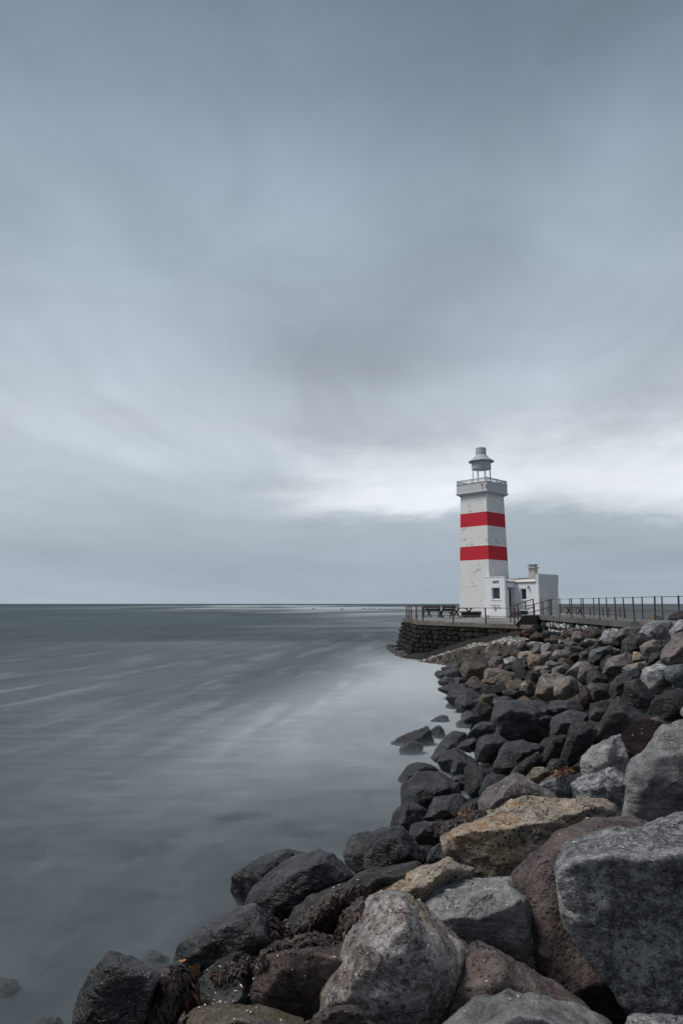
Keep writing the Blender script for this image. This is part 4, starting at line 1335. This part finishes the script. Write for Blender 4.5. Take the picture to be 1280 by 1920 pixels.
boulder([(812, 1580), (822, 1548), (860, 1540), (880, 1560), (850, 1590)], 'scoria', 'dark reddish stone wedged left of the long orange stained boulder', 'the wedged reddish stone')
boulder([(798, 1610), (812, 1578), (840, 1575), (850, 1600), (835, 1622), (808, 1625)], 'dark', 'small black stone tucked under the left end of the long orange stained boulder', 'the tucked black stone')
boulder([(746, 1515), (754, 1476), (784, 1448), (830, 1447), (862, 1475), (874, 1497), (838, 1515), (795, 1522), (762, 1532)], 'dark', 'large black boulder sloping to the water, left of the purple one', 'the large black sloping boulder',
        ridge=[(768, 1505, .3), (790, 1475, .36), (830, 1480, .40), (800, 1510, .42)])
boulder([(795, 1535), (815, 1496), (860, 1487), (882, 1500), (868, 1525), (840, 1542), (800, 1546)], 'dark', 'black slanted boulder just below the large black sloping boulder', 'the slanted black boulder')
boulder([(852, 1535), (870, 1500), (905, 1489), (914, 1512), (905, 1540), (870, 1548)], 'charcoal', 'charcoal boulder with a curved back just left of the purple boulder', 'the curved charcoal boulder')
boulder([(900, 1502), (914, 1480), (945, 1455), (965, 1449), (988, 1462), (1052, 1499), (1030, 1520), (980, 1530), (950, 1548), (915, 1548), (902, 1525)], 'mauve',
        'pyramid shaped purple grey boulder with an ochre right edge, behind the long orange stained boulder', 'the purple pyramid boulder',
        ridge=[(930, 1500, .40), (965, 1468, .34), (985, 1490, .42), (960, 1525, .42)], k=26)
boulder([(985, 1456), (1000, 1440), (1025, 1437), (1040, 1448), (1030, 1466), (1000, 1470)], 'ochre', 'small orange brown rock just above the purple pyramid boulder', 'the small orange rock')
boulder([(992, 1476), (1028, 1450), (1070, 1444), (1084, 1460), (1070, 1492), (1030, 1506)], 'grey', 'smooth low grey boulder right of the small orange rock', 'the smooth low grey boulder', k=12)
boulder([(1083, 1442), (1099, 1396), (1125, 1378), (1160, 1377), (1175, 1420), (1170, 1480), (1150, 1500), (1095, 1490)], 'pale', 'pale grey boulder with a hollow in its upper face, left of the dark red one', 'the pale hollow boulder', amp=.06)
boulder([(1050, 1508), (1066, 1475), (1095, 1445), (1150, 1430), (1185, 1455), (1180, 1510), (1110, 1520)], 'grey', 'grey boulder with rough furrows directly below the pale hollow boulder', 'the furrowed grey boulder', amp=.06)
boulder([(1143, 1398), (1158, 1366), (1200, 1347), (1270, 1338), (1340, 1345), (1340, 1420), (1230, 1440), (1200, 1490), (1168, 1515), (1150, 1482)], 'scoria',
        'rough dark red pitted boulder between the pale hollow boulder and the big grey slab', 'the dark red pitted boulder', amp=.075, thick=.6, dt=.2)
boulder([(1163, 1535), (1172, 1480), (1184, 1432), (1216, 1402), (1245, 1363), (1300, 1358), (1480, 1380), (1480, 1560), (1300, 1575), (1240, 1550)], 'pale',
        'big pale grey slab boulder with a crack, at the right edge', 'the big cracked grey slab',
        ridge=[(1186, 1470, .40), (1230, 1430, .44), (1300, 1440, .46), (1400, 1450, .4), (1300, 1540, .30), (1200, 1520, .32)], thick=.5, k=28)
boulder([(1092, 1400), (1112, 1372), (1125, 1350), (1150, 1305), (1175, 1315), (1216, 1350), (1214, 1378), (1170, 1395), (1120, 1405)], 'charcoal', 'pointed charcoal boulder with a shadowed ledge above the pale hollow boulder', 'the pointed charcoal boulder',
        ridge=[(1125, 1375, .36), (1152, 1330, .34), (1190, 1352, .36)], k=26)
boulder([(1100, 1345), (1106, 1314), (1120, 1310), (1146, 1312), (1150, 1345), (1125, 1356)], 'charcoal', 'square charcoal boulder just left of the pointed one', 'the square charcoal boulder', k=30)
boulder([(1050, 1425), (1066, 1372), (1075, 1348), (1095, 1350), (1122, 1352), (1112, 1388), (1090, 1425), (1062, 1445)], 'charcoal', 'tall leaning charcoal boulder left of the pale hollow boulder', 'the tall leaning boulder')
boulder([(998, 1440), (1015, 1412), (1042, 1376), (1060, 1374), (1064, 1400), (1040, 1440)], 'charcoal', 'narrow slanting dark boulder left of the tall leaning boulder', 'the narrow slanting boulder')
boulder([(1022, 1440), (1030, 1425), (1050, 1420), (1068, 1432), (1060, 1445), (1030, 1450)], 'charcoal', 'small charcoal stone at the foot of the tall leaning boulder', 'the small charcoal stone')
boulder([(917, 1345), (926, 1316), (960, 1309), (1000, 1312), (1036, 1328), (1034, 1360), (1022, 1388), (965, 1392), (930, 1372)], 'dark', 'very large black boulder with a pale flat right top in mid bank', 'the very large black boulder',
        ridge=[(932, 1345, .34), (955, 1326, .42), (1000, 1340, .46), (1015, 1372, .36), (960, 1375, .36)], thick=.8)
boulder([(1030, 1330), (1045, 1315), (1085, 1310), (1095, 1328), (1070, 1345), (1040, 1345)], 'dark', 'black stone right of the very large black boulder', 'the black stone beside it')
boulder([(1028, 1375), (1035, 1340), (1065, 1328), (1100, 1332), (1102, 1350), (1075, 1352), (1060, 1380)], 'dark', 'rounded black boulder left of the square charcoal boulder', 'the rounded black boulder', k=12)
boulder([(922, 1445), (935, 1410), (950, 1393), (985, 1390), (1015, 1402), (1000, 1445), (960, 1465)], 'dark', 'broad black boulder below the very large black boulder', 'the broad black boulder')
boulder([(955, 1455), (975, 1420), (1005, 1402), (1018, 1420), (998, 1450), (970, 1470)], 'charcoal', 'dark slanting stone on the right flank of the broad black boulder', 'the dark slanting stone')
boulder([(884, 1412), (899, 1382), (935, 1373), (952, 1390), (948, 1412), (918, 1432), (893, 1428)], 'dark', 'rounded black boulder with a glossy grey top, left below the very large one', 'the glossy topped boulder', k=14)
boulder([(820, 1428), (834, 1400), (860, 1394), (902, 1425), (892, 1448), (852, 1455), (828, 1445)], 'dark', 'dark triangular boulder left of the glossy topped boulder', 'the dark triangular boulder', k=26)
boulder([(868, 1480), (871, 1432), (915, 1432), (920, 1478), (890, 1500)], 'dark', 'upright black boulder left of the broad black boulder', 'the upright black boulder', k=26)
boulder([(842, 1440), (850, 1420), (868, 1416), (895, 1432), (872, 1450), (845, 1452)], 'dark', 'small black stone with a pale flat top on the dark triangular boulder', 'the pale topped black stone', dt=-.4)
boulder([(895, 1490), (910, 1455), (945, 1445), (955, 1460), (930, 1490), (905, 1500)], 'dark', 'black stone just left above the purple pyramid boulder', 'the black stone by the pyramid')
boulder([(800, 1425), (820, 1395), (850, 1371), (874, 1375), (872, 1392), (842, 1412), (815, 1434)], 'dark', 'long wet black boulder sloping into the mist, above the dark triangular one', 'the long wet sloping boulder')
boulder([(868, 1388), (890, 1360), (920, 1342), (928, 1370), (908, 1388), (880, 1394)], 'dark', 'black wedge with a lit left edge, left of the very large black boulder', 'the black wedge')
boulder([(852, 1402), (868, 1384), (895, 1382), (898, 1398), (880, 1412)], 'dark', 'low black stone under the black wedge', 'the low black stone')
boulder([(735, 1462), (770, 1432), (800, 1430), (830, 1445), (820, 1458), (770, 1475)], 'dark', 'wet black stone with a shining top above the large black sloping boulder', 'the shining wet stone', dt=.2)
boulder([(826, 1470), (838, 1455), (872, 1452), (878, 1478), (850, 1488)], 'dark', 'small cracked black stone right of the large black sloping boulder', 'the cracked black stone')
# rocks out in the water
boulder([(726, 1392), (760, 1378), (800, 1361), (813, 1378), (814, 1402), (780, 1412), (735, 1410)], 'dark', 'pointed black rock alone in the misty water off the bank', 'the lone pointed sea rock', t=16.3, thick=.7)
boulder([(744, 1402), (765, 1387), (785, 1390), (796, 1405), (780, 1420), (748, 1418)], 'dark', 'small rounded black rock in front of the lone pointed sea rock', 'the small sea rock', t=15.4, thick=.8)
boulder([(802, 1372), (812, 1358), (826, 1362), (838, 1378), (820, 1386)], 'dark', 'low black rock right behind the lone pointed sea rock', 'the low rock behind it', t=17.2)
boulder([(806, 1352), (822, 1338), (838, 1343), (845, 1355), (820, 1360)], 'dark', 'small black rock barely out of the water, left of the waterline boulders', 'the barely showing rock', t=19.6)
boulder([(-30, 1872), (0, 1832), (32, 1838), (46, 1858), (20, 1880), (-30, 1885)], 'dark', 'weedy rock almost under water at the left edge', 'the left edge sunken rock', t=5.93, thick=.9)
boulder([(262, 1800), (285, 1778), (318, 1796), (325, 1812), (280, 1818)], 'dark', 'small half sunken rock between the black boulders at lower left', 'the half sunken rock', t=6.42)
boulder([(270, 1828), (290, 1807), (318, 1810), (330, 1828), (300, 1842)], 'dark', 'weedy black stone half under water behind the bottom left black boulder', 'the weedy half sunken stone', t=6.15)
boulder([(60, 1925), (80, 1908), (110, 1908), (135, 1925), (120, 1945), (60, 1945)], 'dark', 'low dark rock at the bottom edge left of the big black boulder', 'the bottom edge dark rock', t=5.32)
boulder([(183, 1925), (205, 1908), (228, 1912), (240, 1940), (190, 1950)], 'scoria', 'small reddish stone at the bottom edge in front of the big black boulder', 'the small reddish stone', t=4.9)

# ---- right hand crest
boulder([(1232, 1240), (1240, 1210), (1262, 1190), (1330, 1172), (1340, 1245), (1270, 1246)], 'mauve', 'large rounded mauve boulder at the right edge below the railing', 'the large mauve edge boulder', thick=.6)
boulder([(1198, 1212), (1207, 1200), (1225, 1197), (1239, 1202), (1238, 1218), (1222, 1232), (1204, 1227)], 'tan', 'pinkish tan boulder left of the large mauve one near the right edge', 'the pinkish tan boulder')
boulder([(1207, 1166), (1212, 1156), (1225, 1152), (1238, 1157), (1243, 1168), (1230, 1174), (1210, 1174)], 'brown', 'dark brown rounded boulder lying on the end of the walkway slab', 'the dark brown boulder on the walkway', k=12)
boulder([(1248, 1168), (1256, 1150), (1275, 1142), (1300, 1145), (1300, 1180), (1255, 1182)], 'charcoal', 'dark boulder at the right edge in front of the railing', 'the dark edge boulder')
boulder([(1252, 1182), (1266, 1165), (1300, 1158), (1310, 1200), (1260, 1205)], 'grey', 'grey and reddish boulder at the right edge under the dark edge boulder', 'the grey and reddish edge boulder')
boulder([(1190, 1192), (1205, 1172), (1230, 1164), (1258, 1164), (1272, 1180), (1250, 1198), (1205, 1202)], 'grey', 'long smooth grey boulder under the end of the walkway', 'the long smooth grey boulder', k=12)
boulder([(1160, 1222), (1166, 1200), (1182, 1184), (1215, 1182), (1228, 1200), (1205, 1222), (1175, 1228)], 'charcoal', 'large grey boulder with a pale vertical edge left of the pinkish tan one', 'the pale edged grey boulder')
boulder([(1150, 1200), (1160, 1178), (1190, 1173), (1205, 1178), (1180, 1195), (1165, 1206)], 'mauve', 'mauve boulder leaning on the whitewashed wall of the walkway', 'the leaning mauve boulder')
boulder([(1196, 1275), (1205, 1250), (1245, 1239), (1270, 1245), (1262, 1285), (1225, 1302)], 'pale', 'pale mauve boulder with a lit flat top below the large mauve edge boulder', 'the pale lit topped boulder')
boulder([(1244, 1256), (1255, 1236), (1300, 1232), (1310, 1290), (1262, 1292), (1248, 1275)], 'green', 'greenish grey rounded boulder at the right edge', 'the greenish edge boulder', k=12)
boulder([(1212, 1338), (1225, 1306), (1262, 1286), (1320, 1288), (1320, 1345), (1250, 1352)], 'charcoal', 'broad charcoal boulder at the right edge above the dark red pitted boulder', 'the broad charcoal edge boulder')
boulder([(1270, 1335), (1285, 1318), (1330, 1315), (1330, 1345), (1280, 1345)], 'pale', 'pale stone at the right edge on the broad charcoal boulder', 'the pale edge stone', dt=-.3)
boulder([(1163, 1315), (1170, 1280), (1200, 1270), (1228, 1300), (1224, 1325), (1180, 1330)], 'charcoal', 'rounded charcoal boulder behind the pointed charcoal boulder', 'the rounded charcoal boulder', k=13)
boulder([(1138, 1300), (1150, 1275), (1190, 1252), (1202, 1262), (1180, 1285), (1150, 1312)], 'dark', 'black slanting slab below the ochre patched boulder', 'the black slanting slab')
boulder([(1128, 1264), (1138, 1236), (1162, 1222), (1186, 1220), (1198, 1236), (1182, 1262), (1145, 1275)], 'mauve', 'big mauve grey boulder with an ochre stain on its right, in mid bank', 'the ochre patched mauve boulder')
boulder([(1184, 1240), (1186, 1222), (1198, 1222), (1208, 1236), (1196, 1244)], 'ochre', 'ochre stone against the right side of the ochre patched mauve boulder', 'the ochre stone', dt=-.6)
boulder([(1158, 1262), (1172, 1248), (1205, 1240), (1216, 1246), (1200, 1256), (1168, 1266)], 'tan', 'flat tan stone above the black slanting slab', 'the flat tan stone')
boulder([(1212, 1242), (1222, 1222), (1236, 1222), (1240, 1242), (1225, 1246)], 'charcoal', 'small charcoal wedge between the pinkish tan and pale topped boulders', 'the small charcoal wedge')
boulder([(1098, 1232), (1106, 1216), (1125, 1208), (1140, 1209), (1152, 1222), (1140, 1235), (1112, 1246)], 'green', 'large pitted grey boulder left of the ochre patched mauve boulder', 'the large pitted grey boulder')
boulder([(1058, 1265), (1075, 1246), (1098, 1234), (1108, 1244), (1090, 1262), (1070, 1272)], 'pale', 'pale slanting slab in mid bank above the tan grey boulder', 'the pale slanting slab')
boulder([(1082, 1276), (1086, 1246), (1108, 1242), (1122, 1252), (1112, 1275), (1092, 1286)], 'mauve', 'mauve block right of the pale slanting slab', 'the mauve block', k=26)
boulder([(1094, 1288), (1098, 1260), (1115, 1252), (1142, 1278), (1138, 1288), (1110, 1292)], 'charcoal', 'grey pyramid boulder right below the mauve block', 'the grey pyramid boulder')
boulder([(1080, 1325), (1084, 1296), (1092, 1284), (1108, 1290), (1115, 1318), (1098, 1332)], 'red', 'red brown boulder left of the grey pink striped one', 'the red brown mid boulder')
boulder([(1094, 1292), (1108, 1281), (1140, 1284), (1146, 1308), (1120, 1318), (1102, 1308)], 'mauve', 'pink grey boulder with stripes above the square charcoal boulder', 'the striped pink grey boulder')
boulder([(1000, 1310), (1004, 1282), (1014, 1266), (1045, 1262), (1064, 1272), (1055, 1300), (1022, 1318)], 'tan', 'large tan grey boulder with a smooth left face in mid bank', 'the large tan grey boulder')
boulder([(1036, 1306), (1040, 1275), (1060, 1264), (1082, 1275), (1086, 1298), (1060, 1312)], 'tan', 'tan grey boulder leaning on the right side of the large tan grey one', 'the leaning tan boulder', dt=-.3)
# ---- smaller boulders farther along the bank: (x, y, width, height, colour)
SMALL = '''840 1278 30 18 dark;861 1278 24 16 dark;853 1293 54 22 dark;870 1308 58 32 dark;877 1319 46 32 dark;888 1258 44 36 brown;923 1298 50 28 charcoal;899 1289 40 24 red;888 1279 26 22 red;
914 1313 42 20 brown;904 1337 32 36 charcoal;882 1344 30 28 dark;853 1262 36 20 dark;826 1263 22 13 dark;925 1263 42 24 mauve;932 1241 30 24 mauve;925 1228 32 20 mauve;957 1240 28 15 grey;957 1227 36 16 brown;
970 1248 22 18 charcoal;978 1254 24 18 charcoal;950 1273 40 28 brown;966 1287 38 30 brown;980 1267 30 22 charcoal;988 1291 30 28 brown;922 1279 38 16 brown;953 1254 16 12 charcoal;852 1248 32 16 dark;878 1253 20 18 dark;
985 1229 26 18 ochre;1004 1239 32 32 ochre;1026 1230 24 19 tan;1051 1229 36 20 mauve;1005 1210 28 16 pale;1006 1220 22 16 mauve;1024 1216 22 20 grey;1049 1215 36 17 charcoal;1044 1200 26 18 brown;1052 1205 16 12 grey;
1067 1206 22 19 brown;1073 1210 12 12 tan;1082 1220 32 16 charcoal;1106 1204 28 15 grey;1112 1190 40 26 red;1074 1187 34 24 brown;1082 1195 30 18 mauve;1034 1191 36 20 charcoal;1006 1198 28 20 red;1145 1196 32 28 grey;
967 1228 22 16 brown;974 1219 24 15 charcoal;983 1212 24 18 red;972 1251 26 22 charcoal;986 1241 20 16 charcoal;1018 1255 30 15 tan;1034 1248 24 16 grey;1024 1262 22 11 green;998 1270 27 22 charcoal;1055 1243 26 17 brown;
1052 1257 40 24 mauve;1076 1231 20 13 charcoal;972 1285 28 24 brown;990 1291 32 24 ochre;945 1318 34 22 dark;1122 1238 22 18 charcoal;1040 1325 34 24 dark;985 1318 30 20 brown;960 1302 32 20 charcoal;905 1247 24 18 red;
1092 1210 20 14 charcoal;1128 1204 22 16 brown;1030 1203 20 14 charcoal;1060 1188 22 14 red;995 1186 24 14 charcoal;940 1252 20 14 red;1036 1237 18 12 charcoal;1066 1218 18 12 brown;1096 1228 20 14 mauve;
836 1255 20 12 dark;1140 1184 26 18 charcoal;1122 1178 24 14 mauve;1008 1256 20 15 brown;940 1285 22 16 charcoal;1150 1340 30 20 red;1225 1356 40 22 red;1180 1345 26 18 charcoal;1160 1240 22 14 dark;1020 1350 30 22 dark'''
for row in SMALL.replace('\n', '').split(';'):
    x, y, w, h, mt = row.split()
    ell(float(x), float(y), float(w), float(h), mt)

# ---- stones that fill the gaps of the bank
rr = random.Random(21)
fill = []
tries = 0
while len(fill) < 106 and tries < 20000:
    tries += 1
    y = rr.uniform(2.6, 34.0)
    x = float(shore_x(y)) + rr.uniform(0.2, 8.0)
    sz = rr.uniform(.26, .5) * (0.7 if y < 9 else 1.0)
    z = float(bank_z(x, y))
    px, py = to_px((x, y, z))
    if len(fill) < 88:
        if not (-20 < px < 1300 and 1195 < py < 1960): continue
    elif not (y < 7 and -420 < px < -110 and x - float(shore_x(y)) > .3): continue
    else: sz = rr.uniform(.4, .7)
    if y > 24: continue
    if any((x - a) ** 2 + (y - b_) ** 2 < (.62 * (sz + c_)) ** 2 for a, b_, c_ in fill): continue
    fill.append((x, y, sz))
    rs = np.random.RandomState(tries)
    P = rs.normal(size=(9, 3)); P /= np.linalg.norm(P, axis=1)[:, None]
    P *= 1.12 * np.array([sz * rs.uniform(.8, 1.25), sz * rs.uniform(.8, 1.2), sz * rs.uniform(.6, .9)])
    P += np.array([x, y, z - 0.22])
    wpx = 2 * sz * F / y
    c, V, Fc = rock_mesh(P, int(np.clip(wpx / 3.2, 12, 40)), tries, 18, .04, 4)
    wet = x - float(shore_x(y)) < 2.2
    mt = 'dark' if wet else rr.choice(['charcoal', 'charcoal', 'red', 'brown', 'mauve', 'grey'])
    o = link('boulder', np_mesh('boulder', V, Fc), M[mt], None, tuple(c))
    ROCKS.append([o, px, py, mt, wpx, wpx * .8, None, None, None, 'gap'])

# ---- far reef rocks
REEF = ['third', 'fourth', 'fifth', 'sixth', 'seventh', 'first', 'second']
for k, (px, dist) in enumerate([(676, 470), (684, 455), (694, 465), (701, 450), (712, 460), (588, 430), (640, 400)]):
    p = at_y(px, 1140, dist)
    rs = np.random.RandomState(900 + k)
    P = rs.normal(size=(12, 3)); P /= np.linalg.norm(P, axis=1)[:, None]
    P *= np.array([rs.uniform(.7, 1.5), .8, .55]); P += np.array([p.x, dist, 0.0])
    c, V, Fc = rock_mesh(P, 5, k, 12, .05, 3)
    o = link('reef_rock', np_mesh('reef_rock', V, Fc), M['dark'], None, tuple(c))
    tag(o, 'tiny dark reef rock near the horizon, %s from the left of its row' % REEF[k], 'rock', 'reef rocks near the horizon')

# ---- labels: by look, then by what lies next to it
refs = [(r[1], r[2], r[7]) for r in ROCKS if r[7] and r[7] != 'the black stone beside it' and r[7] != 'the low rock behind it']
used = {r[6] for r in ROCKS if r[6]}
def rel_word(dx, dy):
    if abs(dx) > 2.2 * abs(dy): return 'right of' if dx > 0 else 'left of'
    if abs(dy) > 2.2 * abs(dx): return 'below' if dy > 0 else 'above'
    return ('lower right of' if dx > 0 else 'lower left of') if dy > 0 else ('upper right of' if dx > 0 else 'upper left of')
for r in ROCKS:
    o, cx, cy, mt, w, h, label, ref, poly, grp = r
    if label is None:
        size = 'small' if max(w, h) < 26 else ('medium' if max(w, h) < 42 else 'large')
        asp = w / max(h, 1)
        shape = 'flat ' if asp > 1.75 else ('upright ' if asp < .95 else '')
        if grp == 'gap': size, shape = 'half hidden', ''
        near = sorted(refs, key=lambda q: (q[0] - cx) ** 2 + (q[1] - cy) ** 2)
        done = False
        for pre in ('just ', ''):
            for q in near[:14]:
                L_ = '%s %s%s stone %s%s %s' % (size, shape, WORD[mt], pre, rel_word(cx - q[0], cy - q[1]), q[2])
                if L_ not in used and len(L_.split()) <= 16:
                    label = L_; done = True
                    break
            if done: break
        used.add(label)
    tag(o, label, 'boulder', 'boulders on the shore bank')

# ------------------------------------------------------------------ seaweed and shells on the boulders
bpy.context.view_layer.update()
DG = bpy.context.evaluated_depsgraph_get()
_named = {o.name for o in bpy.data.objects if o.name.startswith('sea_mist') or o.name == 'sea'}
def hit(px, py):
    o = Vector((0, 0, H)); d = ray(px, py).normalized()
    for _ in range(12):
        ok, loc, nrm, idx, ob, mw = S.ray_cast(DG, o, d)
        if not ok: return None
        if ob.name.startswith('sea'):
            o = loc + d * 1e-3
            continue
        return loc, nrm, ob
    return None
def in_poly(x, y, p):
    c = False
    j = len(p) - 1
    for i in range(len(p)):
        if (p[i][1] > y) != (p[j][1] > y) and x < (p[j][0] - p[i][0]) * (y - p[i][1]) / (p[j][1] - p[i][1]) + p[i][0]: c = not c
        j = i
    return c
def weed(poly, n, label, mat='weed', size=(.05, .13), width=.014, hang=0.5, seed=1, lump=.02):
    """blades of weed lying on whatever boulder is below each point"""
    rnd = random.Random(seed)
    xs = [p[0] for p in poly]; ys = [p[1] for p in poly]
    verts, faces = [], []
    org = None
    c = 0
    for _ in range(n * 6):
        if c >= n: break
        px, py = rnd.uniform(min(xs), max(xs)), rnd.uniform(min(ys), max(ys))
        if not in_poly(px, py, poly): continue
        h_ = hit(px, py)
        if h_ is None: continue
        loc, nrm, ob = h_
        if ob.name.startswith('rubble'): continue
        if org is None: org = loc.copy()
        c += 1
        nrm = nrm.normalized()
        down = Vector((0, 0, -1)); down = (down - nrm * down.dot(nrm))
        rv = Vector((rnd.gauss(0, 1), rnd.gauss(0, 1), rnd.gauss(0, 1))); rv = rv - nrm * rv.dot(nrm)
        d = (rv.normalized() * (1 - hang) + down * hang * 1.6)
        if d.length < 1e-3: continue
        d.normalize()
        s = d.cross(nrm).normalized()
        L = rnd.uniform(*size) ; wv = width * rnd.uniform(.6, 1.5)
        base = loc + nrm * rnd.uniform(.002, lump) - org
        nseg = 4
        tw = rnd.uniform(-.9, .9)
        cur = base.copy(); dd = d.copy()
        b0 = len(verts)
        for k in range(nseg + 1):
            f = k / nseg
            wk = wv * (1 - .55 * f) * (1 + .35 * math.sin(k * 2.1 + tw * 5))
            ss = (s * math.cos(tw * f * 1.6) + nrm * math.sin(tw * f * 1.6 + .3))
            lift = nrm * (math.sin(f * PI) * L * .22 * rnd.uniform(.3, 1.3))
            p = cur + lift * .5
            verts.append(p - ss * wk); verts.append(p + ss * wk)
            dd = (dd + s * rnd.uniform(-.45, .45) + Vector((0, 0, -.12))).normalized()
            cur = cur + dd * (L / nseg)
        for k in range(nseg):
            a = b0 + 2 * k
            faces.append((a, a + 1, a + 3, a + 2))
    if org is None: return None
    me = bpy.data.meshes.new('seaweed_clump')
    me.from_pydata([tuple(v) for v in verts], [], faces)
    me.update()
    o = link('seaweed_clump', me, M[mat], None, org)
    return tag(o, label, 'seaweed', None, 'stuff')
weed([(552, 1760), (575, 1712), (605, 1690), (645, 1668), (690, 1662), (682, 1700), (655, 1745), (622, 1772), (560, 1778)], 4600, 'thick mat of dark red seaweed draped over the long blue grey boulder', size=(.014, .045), width=.0062, seed=2)
weed([(490, 1792), (520, 1772), (560, 1768), (620, 1758), (626, 1768), (560, 1776), (508, 1786)], 900, 'dark seaweed along the top edge of the blocky red brown boulder', size=(.014, .04), width=.006, seed=3, hang=.3)
weed([(498, 1712), (525, 1706), (545, 1730), (545, 1765), (505, 1768), (500, 1740)], 1300, 'brown seaweed hanging in the gap right of the long black boulder', size=(.018, .055), width=.006, hang=.6, seed=4)
weed([(298, 1840), (330, 1815), (352, 1822), (362, 1850), (352, 1915), (285, 1918), (290, 1870)], 2300, 'long dark seaweed hanging down the narrow grey boulder, lower left', size=(.02, .06), width=.0062, hang=.75, seed=5)
weed([(340, 1808), (372, 1804), (368, 1838), (352, 1868), (344, 1850)], 46, 'bright amber seaweed strand hanging beside the dark weed, lower left', 'amber', size=(.04, .10), width=.010, hang=.8, seed=6)
weed([(400, 1826), (440, 1812), (498, 1790), (505, 1806), (450, 1830), (410, 1840)], 800, 'dark seaweed on top of the black shell speckled boulder', size=(.014, .045), width=.006, hang=.3, seed=7)
weed([(800, 1560), (822, 1540), (860, 1528), (905, 1518), (908, 1530), (860, 1546), (830, 1562)], 1300, 'dark red seaweed lying between the black block and the orange stained boulder', size=(.016, .05), width=.007, hang=.3, seed=8)
weed([(842, 1540), (860, 1526), (905, 1516), (905, 1526), (858, 1540)], 60, 'amber seaweed sprigs above the long orange stained boulder', 'amber', size=(.04, .09), width=.010, hang=.3, seed=9)
weed([(1018, 1452), (1050, 1440), (1082, 1436), (1086, 1446), (1040, 1458)], 120, 'orange seaweed in the cleft beside the smooth low grey boulder', 'amber', size=(.03, .08), width=.009, hang=.2, seed=10)
weed([(975, 1186), (984, 1180), (994, 1183), (990, 1188), (978, 1189)], 90, 'bright orange weed tuft on the pale slipway beside the platform wall', 'amber', size=(.08, .2), width=.03, hang=.2, seed=11, lump=.15)
# shell fragments on upper faces near the camera, bird droppings on the platform wall
rnd = random.Random(77)
verts, faces = [], []
REG = [((500, 1762, 700, 1830), 44), ((690, 1640, 860, 1720), 40), ((380, 1800, 500, 1900), 50), ((700, 1680, 800, 1730), 16), ((850, 1500, 1160, 1570), 26), ((1050, 1540, 1280, 1700), 12),
       ((860, 1860, 1160, 1915), 8), ((1140, 1340, 1280, 1480), 30), ((940, 1440, 1090, 1500), 26), ((780, 1650, 960, 1700), 16), ((550, 1650, 700, 1770), 26), ((880, 1280, 1270, 1420), 60), ((360, 1880, 560, 1920), 16), ((840, 1770, 1010, 1880), 10), ((760, 1170, 980, 1215), 90)]
for (x0, y0, x1, y1), n in REG:
    for _ in range(n * 3 // 5):
        h_ = hit(rnd.uniform(x0, x1), rnd.uniform(y0, y1))
        if h_ is None: continue
        loc, nrm, ob = h_
        blk = ob.name.startswith(('stone_block', 'mortared'))
        if not blk and (not ob.name.startswith('boulder') or nrm.z < .25): continue
        dist = (loc - Vector((0, 0, H))).length
        a = rnd.uniform(.0016, .0045) * (1 + dist * .12)
        s = nrm.cross(Vector((rnd.random(), rnd.random(), rnd.random()))).normalized(); u = s.cross(nrm)
        b0 = len(verts)
        el_ = rnd.uniform(1, 1.8)
        for k in range(5):
            q = k * 2 * PI / 5
            verts.append(loc + nrm * .004 + s * math.cos(q) * a * el_ + u * math.sin(q) * a * .7)
        verts.append(loc + nrm * (.004 + a * .7))
        for k in range(5): faces.append((b0 + k, b0 + (k + 1) % 5, b0 + 5))
me = bpy.data.meshes.new('shells_and_droppings'); me.from_pydata([tuple(v) for v in verts], [], faces); me.update()
tag(link('shells_and_droppings', me, M['shell']), kind='stuff')
